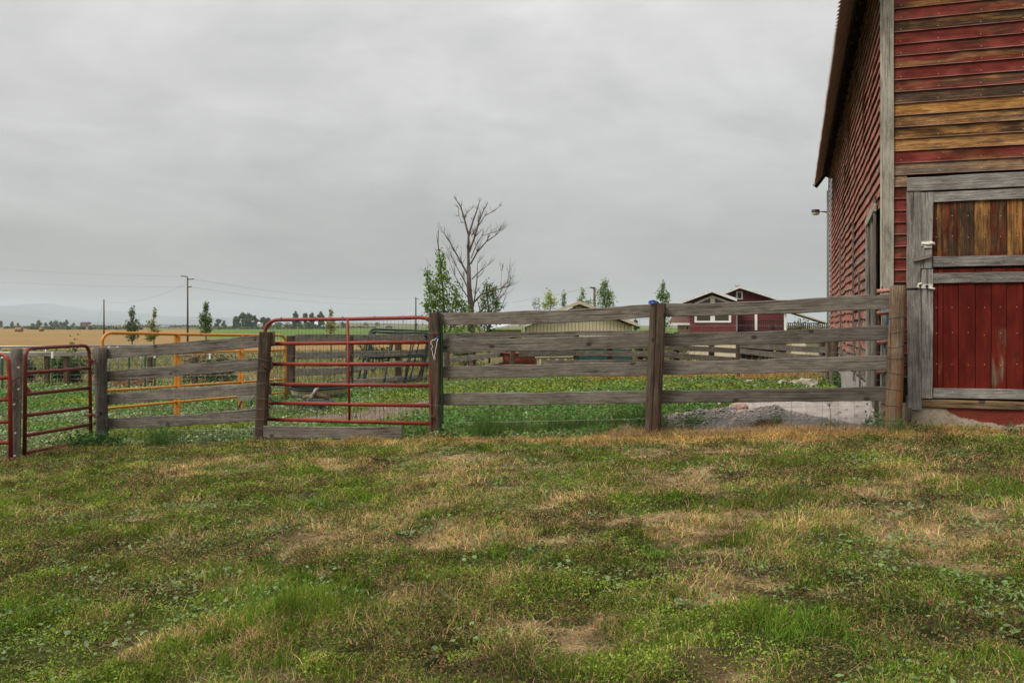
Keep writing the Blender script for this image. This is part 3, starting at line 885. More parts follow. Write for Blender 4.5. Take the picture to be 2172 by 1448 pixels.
# frieze board under the eave and the drooping end pieces at the far gable
plank('frieze_board', bp(-.03, .1, ZP-.08), bp(-.03, BL-.1, ZP-.08), .18, .025, M_ROOFWOOD, barn, seg=12)
plank('bargeboard', roof_pt(.02, BL+.30, -.03), roof_pt(2.0, BL+.30, -.03), .16, .03, M_ROOFWOOD, barn, seg=5)
plank('bargeboard', roof_pt(.02, -.42, -.03), roof_pt(2.0, -.42, -.03), .16, .03, M_ROOFWOOD, barn, seg=5)
plank('soffit_return', roof_pt(.30, BL+.16, -.12), roof_pt(.46, BL+.16, -.02), .42, .03, M_ROOFWOOD, barn, seg=3)
# conduit and yard lamp on the far corner
mb = MB(); mb.tube([bp(-.09, BL+.04, .1), bp(-.09, BL+.04, 5.3)], .016, 6); mb.build('conduit', M_POSTG, barn)
yl = thing('yard_lamp', 'small grey lamp on an arm at the far corner of the red barn', 'lamp', bp(-.09, BL+.05, 4.65))
mb = MB(); mb.tube([bp(-.09, BL+.05, 4.65), bp(-.35, BL+.05, 4.70)], .025, 6); mb.build('arm', M_ALU, yl)
mb = MB(); mb.lathe([(.02, .07), (.09, .06), (.10, .0), (.10, -.02)], bp(-.42, BL+.05, 4.68), 10, 1.3, 1.0); mb.build('housing', M_IRON, yl)
mb = MB(); mb.lathe([(.09, -.02), (.085, -.09), (.03, -.11)], bp(-.42, BL+.05, 4.68), 10, 1.3, 1.0); mb.build('lens', M_WHITEP, yl)
# ------------------------------------------------------------------ near plank fences
def gate_tubes(mb, lines, r, n=8):
    for l in lines: mb.tube(l, r, n)
def arc(c, a, b, n=6):                       # quarter bend from c+a to c+b
    return [Vector(c) + Vector(a)*math.cos(t) + Vector(b)*math.sin(t) for t in [i/n*math.pi/2 for i in range(n+1)]]
YA, YB, YC = 11.96, 11.05, 10.40             # the three posts of the right-hand fence
YD, YE = 13.64, 12.60                        # the two posts of the left-hand fence

rf = thing('plank_fence', 'grey four-plank fence joining the red gate to the red barn', 'fence', (at(1390, 917, YB)), 'plank fences of the corral')
p1 = square_post('post', at(922, 930, YA), at(921, 663, YA), .145, .150, M_POST, rf)
p2 = square_post('post', at(1384, 920, YB), at(1396, 643, YB), .185, .182, M_POST, rf)
p3 = round_post('post', at(1894, 922, YC), at(1905, 608, YC), .094, .090, M_POSTO, rf)
for nm, (a, b, h0, h1) in {'1': ((932, 676), (1392, 658.5), .168, .165), '2': ((932, 732.7), (1392, 721), .170, .168), '3': ((932, 789), (1392, 782), .165, .168), '4': ((932, 846), (1390, 840.5), .166, .168)}.items():
    plank('board', at(*a, YA+.11), at(*b, YB+.12), h0, .040, M_BOARD, rf, seg=26, rough=.011, h2=h1, top_chips=.02)
for nm, (a, b, h0, h1) in {'1': ((1394, 658.5), (1893, 638.5), .160, .178), '2': ((1394, 720.5), (1890, 704), .156, .174), '3': ((1392, 781), (1888, 768.5), .166, .172), '4': ((1390, 841), (1886, 834.5), .155, .168)}.items():
    plank('board', at(*a, YB+.125), at(*b, YC+.13), h0, .040, M_BOARD, rf, seg=26, rough=.011, h2=h1, top_chips=.015)
plank('splice_block', at(934, 664, YA+.06), at(934, 700, YA+.06), .05, .03, M_POSTG, rf, up=Vector((1, 0, 0)), seg=3)
# green steel T-post beside the gate post
mb = MB(); a = at(938, 922, YA+.0); b = at(936, 682, YA+.0)
d = (b-a); mb.obox(a+Vector((-.020, -.01, 0)), (.040, 0, 0), (0, .006, 0), d); mb.obox(a+Vector((-.004, -.04, 0)), (.008, 0, 0), (0, .032, 0), d)
for i in range(26): p = a + d*(i+.5)/26; mb.box((p.x-.007, p.y-.050, p.z-.008), (p.x+.007, p.y-.038, p.z+.008))
mb.build('steel_post', M_TPOST, rf)
def wraps(name, c0, c1, r, ys, m, parent, rad=.0028, sq=False):
    mb = MB()
    for k in ys:
        c = c0.lerp(c1, k); tilt = random.uniform(-.02, .02)
        pts = []
        for i in range(17):
            t = 2*math.pi*i/16
            rr = r*(1.0 if not sq else 1.0/max(abs(math.cos(t)), abs(math.sin(t))))
            pts.append(c + Vector((math.cos(t)*rr, math.sin(t)*rr, tilt*math.cos(t)+.006*math.sin(3*t+k*9))))
        mb.tube(pts, rad, 4, caps=False)
    return tag(mb.build(name, m, parent), kind='stuff')
wraps('wire_tie', at(1894, 922, YC), at(1905, 608, YC), .099, [.10, .2, .31, .42, .52, .60, .70, .80, .9][:8], M_WIRE, rf)
wraps('wire_tie', at(922, 930, YA), at(921, 663, YA), .085, [.27, .84], M_WIRE, rf, sq=True)
def mesh_panel(name, A, B, C_, D, ncol, nrow, m, parent, rad=.0016, jit=.006, rows=None):
    """woven wire between four corners (bottom A-B, top C_-D)"""
    mb = MB(); A, B, C_, D = map(Vector, (A, B, C_, D)); q = random.random()*30
    def P(u, v):
        p = A.lerp(B, u).lerp(C_.lerp(D, u), v)
        return p + Vector((mnoise.noise((u*9+q, v*5, 1)), mnoise.noise((u*9, v*5+q, 5))*1.5, mnoise.noise((u*8, v*7, q))))*jit*1.6
    for i in range(ncol+1):
        mb.tube([P(i/ncol, j/6) for j in range(7)], rad, 3, caps=False, smooth=False)
    vv = rows or [j/nrow for j in range(nrow+1)]
    for v in vv:
        mb.tube([P(i/14, v) for i in range(15)], rad, 3, caps=False, smooth=False)
    return tag(mb.build(name, m, parent), kind='stuff')
RV = [0, .11, .22, .34, .47, .60, .74, .88, 1]
mesh_panel('wire_mesh', at(934, 922, YA+.15), at(1390, 914, YB+.16), at(934, 690, YA+.15), at(1390, 676, YB+.16), 15, 8, M_WIRE, rf, rows=RV)
mesh_panel('wire_mesh', at(1394, 914, YB+.16), at(1880, 910, YC+.17), at(1394, 690, YB+.16), at(1880, 690, YC+.17), 15, 8, M_WIRE, rf, rows=RV)
mb = MB()
for (px, py, Y) in ((921, 709, YA), (916, 882, YA)): mb.tube([at(px, py, Y-.072), at(px, py, Y-.10)], .022, 10)
mb.build('hinge_bolt', M_GATED, rf)
bs = thing('blue_strap', 'blue strap bunched on top of the middle post of the right fence', 'strap', at(1386, 642, YB))
mb = MB(); mb.tube([at(1377, 640, YB-.05), at(1385, 638, YB-.02), at(1394, 640.5, YB+.05)], [.013, .015, .011], 8); mb.tube([at(1376, 643, YB-.06), at(1384, 643, YB-.1), at(1396, 641, YB-.02)], .009, 6)
mb.build('loop', M_BLUE, bs)
rp_ = thing('rope', 'white rope loop hanging from the post beside the red gate', 'rope', at(921, 712, YA-.09))
mb = MB(); zz = [(926, 716), (923, 720), (918, 721), (914, 724), (914, 728), (917, 732), (918, 736), (914.5, 739), (917, 745), (918, 752), (920, 758), (921, 764), (922.5, 765), (923, 761), (921.5, 753), (924, 745), (923.5, 741), (926, 734), (927, 725), (929, 718)]
mb.tube([at(x_, y_, YA-.085-.004*(i % 3)) for i, (x_, y_) in enumerate(zz)], 0.0048, 6); mb.build('loop', M_ROPE, rp_)
mb = MB(); mb.tube([at(925, 716, YA-.08), at(929, 713, YA-.085), at(931, 717, YA-.08), at(927, 719, YA-.085)], .008, 6); mb.build('knot', M_BLUE, rp_)

lf = thing('plank_fence', 'grey four-plank fence between the small red gate and the wide red gate', 'fence', at(385, 935, 13.1), 'plank fences of the corral')
round_post('post', at(217, 945, YD), at(212, 738, YD), .088, .095, M_POSTG, lf)
square_post('post', at(552, 945, YE), at(563, 704, YE), .150, .155, M_POST, lf)
for a, b, h0, h1 in (((222, 749), (578, 720.5), .165, .180), ((224, 798), (577, 770), .162, .172), ((224, 847), (574, 822.5), .160, .172), ((225, 897), (570, 875), .165, .176)):
    plank('board', at(*a, YD+.10), at(*b, YE+.10), h0, .040, M_BOARD, lf, seg=22, rough=.011, h2=h1, top_chips=.03)
plank('block', at(577, 703, YE+.06), at(578, 730, YE+.06), .075, .04, M_POSTG, lf, up=Vector((1, 0, 0)), seg=3)
wraps('wire_tie', at(217, 945, YD), at(212, 738, YD), .096, [.12, .22, .36, .5, .64, .72, .9], M_WIRE, lf)
wraps('wire_tie', at(552, 945, YE), at(563, 704, YE), .088, [.08, .16, .24, .33, .42, .55, .66, .76], M_WIRE, lf, sq=True)
mesh_panel('wire_mesh', at(228, 935, YD+.05), at(548, 935, YE+.05), at(228, 760, YD+.05), at(548, 745, YE+.05), 17, 8, M_WIRE, lf, rad=.0016)
mb = MB(); mb.tube([at(556, 772, YE-.1), at(560, 776, YE-.11), at(566, 782, YE-.09), at(573, 783, YE-.03), at(571, 790, YE-.06), at(570, 800, YE-.06)], .012, 6)
mb.tube([at(556, 775, YE-.1), at(553, 790, YE-.095), at(556, 810, YE-.1), at(566, 816, YE-.095), at(566, 850, YE-.095)], .004, 5); mb.build('latch_chain', M_RUST, lf)

# ------------------------------------------------------------------ wide red gate
YG0, YG1 = 12.78, 11.93                      # left and right ends
def gp(px, py):
    return at(px, py, YG0 + (YG1-YG0)*(px-565)/(912-565))
wg = thing('tube_gate', 'wide red tube gate with six rails and wire mesh between two wooden posts', 'gate', gp(740, 905), 'red tube gates')
GR = .0265
tl = [gp(562, 889), gp(562, 705)] + [gp(562+ (1-math.cos(t))*30, 705-math.sin(t)*27) for t in [i/7*math.pi/2 for i in range(1, 8)]] + [gp(740, 676.5), gp(890, 673), gp(905, 675), gp(912, 681)] 
MB().tube(tl, GR, 10).build('top_rail', M_GATE, wg)
for (a, b) in (((562, 729), (914, 725.5)), ((562, 772), (914, 772)), ((562, 814.5), (914, 817.5)), ((562, 854), (914, 860)), ((562, 888.5), (914, 898))):
    MB().tube([gp(*a), gp(*b)], GR, 10).build('rail', M_GATE, wg)
MB().tube([gp(915, 676), gp(917, 900)], GR, 10).build('hinge_stile', M_GATE, wg)
o_ = Vector((0, -.022, 0)); MB().tube([gp(738, 676)+o_, gp(742, 894)+o_], .0175, 8).build('upright', M_GATE, wg)
mesh_panel('wire_mesh', gp(566, 888), gp(912, 896), gp(566, 690), gp(912, 676), 44, 9, M_WIRED, wg, rad=.0020, jit=.002)
mb = MB()
for (yy0, yy1, xs) in ((729, 725.5, (672, 841)), (772, 772, (643, 707, 783, 863)), (814.5, 817.5, (863,)), (854, 860, (615, 701, 764, 860)), (677, 673, (597, 670, 795))):
    for x_ in xs:
        p = gp(x_, yy0+(yy1-yy0)*(x_-562)/352); mb.tube([p-Vector((.004, 0, 0)), p+Vector((.004, 0, 0))], GR+.003, 10)
tag(mb.build('wire_clip', M_IRON, wg), kind='stuff')
mb = MB()
for x_, y_ in ((625, 676), (727, 675), (855, 673.5)):
    p = gp(x_, y_); mb.tube([p-Vector((.005, 0, 0)), p+Vector((.005, 0, 0))], GR+.004, 10); mb.tube([p+Vector((.004, -.03, -.02)), p+Vector((.006, -.028, -.075))], .004, 5)
mb.build('twine_tie', plain('grey_blue_twine', (.10, .15, .26), .8, .1), wg)
kb = plank('kick_board', at(560, 914.5, 12.45), at(853, 916, 11.98), .165, .038, M_BOARD, None, seg=12, rough=.003)
tag(kb, 'single grey board on edge on the ground below the wide red gate', 'board')

# ------------------------------------------------------------------ small red gate, gate post, leftmost gate
XS = -6.42
def sg(px, py):                              # the small gate stands in the plane through both its posts
    # depth varies from the near post to the hinge post
    Y = 11.72 + (13.48-11.72)*((px-52)/(192-52))**.92 if px > 52 else 11.72
    return at(px, py, Y)
sgt = thing('tube_gate', 'small faded red tube gate left of the plank fence', 'gate', sg(120, 955), 'red tube gates')
SR = .0255
loop_ = [sg(52, 966), sg(53.5, 765)] + [sg(53.5+(1-math.cos(t))*13, 758-math.sin(t)*19.5) for t in [i/6*math.pi/2 for i in range(1, 7)]] + [sg(120, 735.5), sg(176, 733)] + [sg(178+math.sin(t)*11, 733+(1-math.cos(t))*16) for t in [i/6*math.pi/2 for i in range(1, 7)]] + [sg(190, 765), sg(193, 936)]
MB().tube(loop_, SR, 10).build('frame', M_GATED, sgt)
for a, b in (((53, 791), (190, 780.5)), ((53, 836), (191, 822)), ((53, 881), (191.5, 863.5)), ((53, 923.5), (192, 899.5)), ((53, 960), (193, 933))):
    MB().tube([sg(*a), sg(*b)], SR, 10).build('rail', M_GATED, sgt)
mb = MB()
for x_, ya in ((72, 738.5), (100, 737), (142, 735), (171, 733), (73, 789.5), (131, 785.5), (181, 781), (78, 834), (131, 828.5), (184, 823), (131, 909), (131, 945)):
    p = sg(x_, ya); q_ = sg(x_+1.2, ya); mb.tube([p, q_], SR+.003, 9)
tag(mb.build('wire_clip', M_IRON, sgt), kind='stuff')
mb = MB()
for y_ in (766, 880.5):
    p = sg(191.5, y_); mb.tube([p-Vector((0, 0, .03)), p+Vector((0, 0, .03))], .036, 8); mb.obox(p+Vector((-.08, -.01, -.012)), (.16, 0, 0), (0, .02, 0), (0, 0, .024)); mb.tube([p+Vector((.05, 0, -.03)), p+Vector((.12, .02, -.03))], .008, 6)
mb.build('hinge', M_GATED, sgt)
mb = MB(); p = sg(57, 834); q_ = sg(66, 831.5); t_ = sg(56, 818); mb.add([p, q_, t_, p+Vector((.01, 0, 0)), q_+Vector((.01, 0, 0)), t_+Vector((.01, 0, 0))], [(0, 1, 2), (5, 4, 3), (0, 3, 4, 1), (1, 4, 5, 2), (2, 5, 3, 0)]); mb.build('gusset', M_GATE, sgt)

gpo = thing('gate_post', 'round wooden gate post with bolt heads between the two small red gates', 'post', at(30, 985, 11.5))
round_post('shaft', at(28, 990, 11.55), at(36, 740, 11.55), .078, .075, M_POSTG, gpo)
for x_, y_ in ((40, 779), (40, 825), (31, 857), (33, 918), (32, 966)):
    p = at(x_, y_, 11.47); MB().tube([p, p-Vector((0, .018, 0))], .013, 8).build('bolt', M_WHITEP, gpo)
lg = thing('tube_gate', 'bright red tube gate cut off by the left edge of the photograph', 'gate', at(10, 985, 11.32), 'red tube gates')
def lgp(px, py): return at(px, py, 11.32 + (20-px)*.004)
pts = [lgp(23, 981), lgp(20.5, 800), lgp(18.5, 775)] + [lgp(18.5-(1-math.cos(t))*14, 772-math.sin(t)*20) for t in [i/6*math.pi/2 for i in range(1, 7)]] + [lgp(-60, 745), lgp(-330, 735)]
MB().tube(pts, SR, 10).build('frame', M_GATE, lg)
for y_ in (802.5, 849, 896, 940, 979): MB().tube([lgp(21, y_-2), lgp(-330, y_+14)], SR, 10).build('rail', M_GATE, lg)
mb = MB(); p = lgp(19, 850); mb.add([p, p+Vector((-.09, 0, 0)), p+Vector((-.02, 0, .10)), p+Vector((0, .012, 0)), p+Vector((-.09, .012, 0)), p+Vector((-.02, .012, .10))], [(0, 1, 2), (5, 4, 3), (0, 3, 4, 1), (1, 4, 5, 2), (2, 5, 3, 0)]); mb.build('gusset', M_GATE, lg)
ch = thing('chain', 'rusty chain looped round the round gate post', 'chain', at(30, 848, 11.45))
mb = MB(); pc_ = [(13, 842), (20, 822), (30, 806), (40, 800), (47, 803)]; pc2 = [(6, 848), (16, 848), (28, 848.5), (40, 847), (48, 842)]
for path in (pc_, pc2):
    P_ = [at(x_, y_, 11.43) for x_, y_ in path]
    for a_, b_ in zip(P_, P_[1:]):
        n_ = max(2, int((b_-a_).length/.022))
        for i in range(n_):
            c_ = a_.lerp(b_, (i+.5)/n_); d_ = (b_-a_).normalized()*.013
            mb.tube([c_-d_, c_+Vector((0, .006 if i % 2 else -.004, .004)), c_+d_], .0055, 5)
tag(mb.build('links', M_RUST, ch), kind='stuff')

# ------------------------------------------------------------------ rusty pipe gate between the right fence and the barn
pg = thing('pipe_gate', 'end of a pink rusty pipe gate behind the thick post at the barn', 'gate', at(1864, 840, 10.75))
MB().tube([at(1862, 842, 10.75), at(1865.5, 655, 10.75)], .022, 8).build('stile', M_RUST, pg)
for y_ in (617, 664, 726, 788):
    MB().tube([at(1860, y_+1, 10.72), at(1900, y_-2, 10.62)], .026, 8).build('rail', M_PINK, pg)
MB().tube([at(1871, 617, 10.72), at(1871, 607, 10.72)], .010, 6).build('pin', M_RUST, pg)
MB().tube([at(1918, 613, 10.44), at(1946, 613, 10.48)], .014, 8).build('bar', M_IRON, pg)
MB().tube([at(1877, 700, 10.7), at(1875, 800, 10.7), at(1875, 838, 10.7)], .011, 6).build('rod', M_ALU, pg)
tw = thing('twine', 'blue twine knotted round the pink pipe ends behind the thick post', 'twine', at(1880, 664, 10.7))
for y_ in (661, 726, 788):
    mb = MB()
    for k in range(3):
        c_ = at(1874+k*2.2, y_+(k-1), 10.70)
        mb.tube([c_ + Vector((.004*math.sin(5*t), math.cos(t)*.031, math.sin(t)*.031)) for t in [i/8*2*math.pi for i in range(9)]], .005, 4, caps=False)
    if y_ == 661: mb.tube([at(1880, 664, 10.66), at(1882, 680, 10.66), at(1880, 694, 10.66)], .010, 5); mb.tube([at(1884, 664, 10.66), at(1884, 690, 10.66)], .007, 5)
    else: mb.tube([at(1872, y_+2, 10.66), at(1870, y_+9, 10.66)], .004, 4)
    mb.build('knot', M_TWINE, tw)

# ------------------------------------------------------------------ orange panel
def op(px, py):
    return at(px, py, 16.0 + (22.0-16.0)*((px-216)/(605-216))**1.12 if px > 216 else 16.0)
orp = thing('cattle_hurdle', 'orange tube corral hurdle standing behind the left plank fence', 'hurdle', op(400, 880))
OR = .030
fr = [op(218, 905), op(216.5, 735)] + [op(216.5+(1-math.cos(t))*19, 727-math.sin(t)*21) for t in [i/6*math.pi/2 for i in range(1, 7)]] + [op(300, 707), op(377, 709), op(512, 710.7), op(590, 711)] + [op(592+math.sin(t)*13, 711+(1-math.cos(t))*11) for t in [i/6*math.pi/2 for i in range(1, 7)]] + [op(605.5, 760), op(606, 848)]
MB().tube(fr, OR, 10).build('frame', M_ORANGE, orp)
for a, b in (((218, 753), (605, 742)), ((218, 829), (605, 804)), ((218, 866.5), (605, 832))):
    n_ = 8; MB().tube([op(a[0]+(b[0]-a[0])*i/n_, a[1]+(b[1]-a[1])*i/n_) for i in range(n_+1)], OR*.88, 8).build('rail', M_ORANGE, orp)
for x0_, ya, yb_ in ((377, 709, 882), (512, 711, 868)):
    for dx in (-.032, .032):
        o_ = Vector((dx, -.03, 0)); MB().obox(op(x0_, yb_)+o_+Vector((-.026, -.02, 0)), (.052, 0, 0), (0, .04, 0), op(x0_, ya)-op(x0_, yb_)).build('upright', M_ORANGE, orp)

# ------------------------------------------------------------------ inner and back plank fences
def fence_run(label, posts, boards, m, mp, base, wp=.15, mesh=None, group='plank fences of the corral'):
    """posts: (px, ytop, Y); boards: list of ((px,py,Y),(px,py,Y),h)"""
    t = thing('plank_fence', label, 'fence', base, group)
    for px, yt, Y in posts:
        b = on(px, Y); tp = at(px, yt, Y)
        square_post('post', Vector((b.x, b.y, b.z-.15)), tp, wp, wp, mp, t)
    for a, b, h in boards:
        plank('board', at(*a), at(*b), h, .04, m, t, seg=12, rough=.008, top_chips=.02)
    if mesh: mesh_panel('wire_mesh', *mesh, M_WIRED, t, rad=.0028)
    return t
def Yi(px): return 23.0 + (37.0-23.0)*((px-615)/(1072-615))**1.25 if px > 615 else 23.0
ib = lambda px, py: (px, py, Yi(px)-.1)
fence_run('pale grey plank fence running back from behind the wide red gate', [(617, 712, 23.0), (742, 712, Yi(742)), (845, 712, Yi(845)), (1000, 735, Yi(1000)), (1072, 745, Yi(1072))],
    [(ib(624, 717), ib(762, 716.5), .20), (ib(762, 716.5), ib(905, 715), .20), (ib(905, 715), ib(1075, 713.5), .20),
     (ib(624, 754), ib(762, 750), .19), (ib(762, 750), ib(905, 745), .19), (ib(905, 745), ib(1072, 737.5), .19),
     (ib(624, 789), ib(762, 782), .19), (ib(740, 781), ib(905, 768.5), .19), (ib(905, 768), ib(1074, 750), .19),
     (ib(700, 815), ib(905, 798), .19), (ib(905, 798), ib(1072, 770.5), .17)], M_BACKB, M_POST, on(800, 28), .20)
# back run across the corral
YK = 28.5
bkx = [(948, 708), (1012, 712), (1087, 706), (1132, 712), (1148, 713), (1222, 705), (1293, 713), (1358, 703)]
fence_run('long grey back plank fence in front of the yellow building', [(948, 709, YK), (1087, 704, YK), (1222, 704, YK), (1293, 712, YK), (1358, 702, YK), (1435, 704, YK), (1509, 704, YK)],
    [((930, 712.5, YK-.12), (1087, 710, YK-.12), .17), ((1087, 710, YK-.12), (1222, 707.5, YK-.12), .17), ((1222, 706, YK-.12), (1400, 705.5, YK-.12), .14),
     ((1090, 738, YK-.1), (1293, 736, YK-.1), .12), ((1293, 736, YK-.1), (1420, 735, YK-.1), .12),
     ((1100, 750, YK-.12), (1222, 749, YK-.12), .17), ((1222, 749, YK-.12), (1435, 751, YK-.12), .17),
     ((1160, 767, YK-.12), (1300, 766.5, YK-.12), .13), ((1300, 766.5, YK-.12), (1450, 768, YK-.12), .13),
     ((1400, 735, YK-.12), (1565, 744, YK-.12), .17), ((1400, 751, YK-.12), (1560, 763, YK-.12), .17)], M_BOARD, M_POST, on(1222, YK), .17,
    mesh=(at(948, 812, YK), at(1509, 812, YK), at(948, 704, YK), at(1509, 704, YK), 46, 8))
def Yr(px): return 28.5 + (25.0-28.5)*(px-1565)/(1752-1565)
rb = lambda px, py: (px, py, Yr(px)-.1)
fence_run('dark weathered plank fence running from the barn end towards the red house', [(1567, 712, 28.4), (1660, 716, Yr(1660)), (1745, 722, Yr(1745))],
    [(rb(1567, 731), rb(1752, 742), .17), (rb(1570, 744), rb(1752, 760), .17), (rb(1570, 766), rb(1752, 779), .17), (rb(1600, 790), rb(1752, 795), .14)], M_BOARD, M_POST, on(1660, 27), .17,
    mesh=(at(1567, 800, 28.4), at(1752, 812, 25), at(1567, 712, 28.4), at(1752, 722, 25), 24, 7))
bp1 = thing('corral_post', 'bright orange-brown post at the far end of the barn wall', 'post', on(1757, 22.5))
square_post('shaft', on(1757, 22.5)-Vector((0, 0, .1)), at(1757, 719, 22.5), .13, .13, M_POSTO, bp1)
bp2 = thing('corral_post', 'dark rough log post close to the barn wall', 'post', on(1771, 21.5))
round_post('shaft', on(1771, 21.5)-Vector((0, 0, .1)), at(1771, 705, 21.5), .10, .095, M_POST, bp2)
bp3 = thing('corral_post', 'short pale post standing in front of the orange-brown post', 'post', on(1765, 20.0))
round_post('shaft', on(1765, 20.0)-Vector((0, 0, .1)), at(1764, 788, 20.0), .055, .05, M_POSTG, bp3)
bp4 = thing('corral_post', 'lone short post standing in the green weeds behind the right fence', 'post', on(1566, 24))
square_post('shaft', on(1566, 24)-Vector((0, 0, .1)), at(1566, 786, 24), .08, .08, M_POST, bp4)

# ------------------------------------------------------------------ things in the corral
def panel(tl, tr, br, bl, label, n_r=4, r=.028):
    t = thing('cattle_hurdle', label, 'hurdle', bl, 'dark green corral hurdles leaning together')
    tl, tr, br, bl = map(Vector, (tl, tr, br, bl))
    ex = (tr-tl).normalized(); ez = (tl-bl).normalized(); k = .18
    pts = [bl, tl-ez*k] + arc(tl-ez*k+ex*k, -ex*k, ez*k)[1:] + arc(tr-ez*k-ex*k, ez*k, ex*k) + [br]
    MB().tube(pts, r, 8).build('frame', M_DGREEN, t)
    for i in range(n_r):
        v = (i+.35)/n_r*.86
        MB().tube([bl.lerp(tl, v), br.lerp(tr, v)], r*.85, 8).build('rail', M_DGREEN, t)
    for u in (.35, .72): MB().tube([bl.lerp(br, u), tl.lerp(tr, u)], r*.7, 6).build('upright', M_DGREEN, t)
    return t
Yp = 26.0
panel(at(786, 698, 28.9), at(934, 703, 31.4), at(905, 822, 29.4), at(752, 836, 27.0), 'rearmost dark green tube hurdle of the leaning stack', 2, .034)
panel(at(792, 704, 28.5), at(914, 707, 31.0), at(890, 820, 29.1), at(763, 838, 26.7), 'middle dark green tube hurdle of the leaning stack', 2, .034)
panel(at(786, 703, 28.3), at(908, 712, 30.8), at(884, 822, 28.9), at(770, 841, 26.4), 'foremost dark tube hurdle of the leaning stack', 2, .038)

# feed trough: a shallow boat-shaped tub tipped on edge, its dark inside turned to us
ft = thing('feed_trough', 'long white feed trough with a dark green rim lying tipped beside the inner fence', 'trough', on(670, 21.5))
c0 = at(680, 820, 21.6); ax = (at(736, 806, 22.3)-at(622, 815, 20.9)); ln = ax.length; ax.normalize()
nrm = Vector((.0, -.22, .97)).normalized(); sd_ = nrm.cross(ax).normalized(); nrm = ax.cross(sd_)
mb = MB(); mi = MB(); mr = MB(); n_ = 24
ring = lambda L_, W_, dz: [c0 + ax*(math.copysign(abs(math.cos(t))**.6, math.cos(t))*L_) + sd_*(math.copysign(abs(math.sin(t))**.75, math.sin(t))*W_) - nrm*dz for t in [2*math.pi*i/n_ for i in range(n_)]]
o0, o1, o2 = ring(ln*.5, .33, 0), ring(ln*.47, .29, .15), ring(ln*.40, .22, .25)
i1, i2 = ring(ln*.465, .28, .14), ring(ln*.39, .21, .235)
V_ = o0+o1+o2; fs_ = [(j*n_+i, j*n_+(i+1) % n_, (j+1)*n_+(i+1) % n_, (j+1)*n_+i) for j in range(2) for i in range(n_)] + [tuple(2*n_+i for i in range(n_))]
mb.add(V_, fs_); mb.build('tub', M_CREAM, ft)
V_ = o0+i1+i2; mi.add(V_, fs_); mi.build('lining', M_DGREEN, ft)
mr.tube(o0+[o0[0]], .022, 6, caps=False); mr.build('rim', M_DGREEN, ft)
tyre = thing('tyre', 'black tyre lying flat in the weeds behind the wide red gate', 'tyre', on(672, 18.5))
cz = on(672, 18.5) + Vector((0, 0, .11))
mb = MB(); prof = [(.20, -.07), (.20, .07), (.24, .10), (.30, .115), (.355, .10), (.38, .06), (.385, 0), (.38, -.06), (.355, -.10), (.30, -.115), (.24, -.1), (.20, -.07)]
mb.lathe(prof, cz, 28); mb.build('carcass', M_TYRE, tyre)
mb = MB()
for i in range(40):
    t = 2*math.pi*i/40; c_ = cz + Vector((math.cos(t)*.383, math.sin(t)*.383, 0)); e_ = Vector((-math.sin(t), math.cos(t), 0))
    mb.obox(c_-e_*.018+Vector((0, 0, -.065)), e_*.036, Vector((math.cos(t), math.sin(t), 0))*.012, (0, 0, .13))
mb.build('tread', M_TYRE, tyre)
lgw = thing('firewood', 'split pale log lying on the black tyre', 'log', cz + Vector((0, .1, .12)))
mb = MB(); mb.tube([cz+Vector((-.32, .05, .16)), cz+Vector((0, .1, .20)), cz+Vector((.24, .12, .14))], [.035, .06, .04], 6); mb.build('log', M_BEAM, lgw)
mb = MB(); mb.tube([cz+Vector((-.12, .0, .14)), cz+Vector((-.02, .05, .33)), cz+Vector((.03, .06, .36))], [.05, .04, .015], 5); mb.build('stub', M_BACKB, lgw)
wb = thing('wheelbarrow', 'white wheelbarrow tray glimpsed low behind the left plank fence', 'wheelbarrow', on(527, 19))
c_ = on(527, 19)
mb = MB(); mb.add([c_+Vector(p) for p in ((-.10, -.18, .24), (.10, -.18, .24), (.10, .18, .24), (-.10, .18, .24), (-.20, -.24, .37), (.19, -.24, .37), (.19, .24, .37), (-.20, .24, .37))], [(0, 3, 2, 1), (0, 1, 5, 4), (1, 2, 6, 5), (2, 3, 7, 6), (3, 0, 4, 7)]); mb.build('tray', M_WHITEP, wb)
for sx in (-1, 1):
    MB().tube([c_+Vector((-.09*sx, -.15, .26)), c_+Vector((-.20*sx, -.2, .0))], .020, 6).build('leg', M_DGREEN, wb)
mb = MB(); mb.lathe([(.06, -.04), (.15, -.035), (.16, 0), (.15, .035), (.06, .04)], (0, 0, 0), 16)
mb.v = [tuple(c_ + Vector((.40+p[0], p[2], .16+p[1]))) for p in mb.v]; mb.build('wheel', M_TYRE, wb)
# stock tank and cream trough
tk = thing('stock_tank', 'round terracotta red stock tank behind the back of the inner fence', 'tank', on(1102, 36.5))
zt = at(1102, 749, 36.5); rr = .74
mb = MB(); mb.lathe([(rr*.88, on(1102, 36.5).z-zt.z), (rr*.90, -.40), (rr*.93, -.39), (rr*.94, -.2), (rr*.97, -.04), (rr, -.03), (rr*1.03, .0), (rr*1.02, .03), (rr*.97, .03), (rr*.94, -.02), (rr*.90, -.5)], zt, 32); mb.build('tub', M_TAN, tk)
MB().tube([zt+Vector((rr*1.02*math.cos(t), rr*1.02*math.sin(t), .02)) for t in [2*math.pi*i/32 for i in range(33)]], .028, 6, caps=False).build('rim', M_TAN, tk)
cr = thing('cream_trough', 'cream ribbed plastic trough beside the terracotta tank', 'trough', on(1180, 33.5))
za = at(1138, 756, 33.5); zb = at(1222, 756, 33.5); g0 = on(1180, 33.5).z
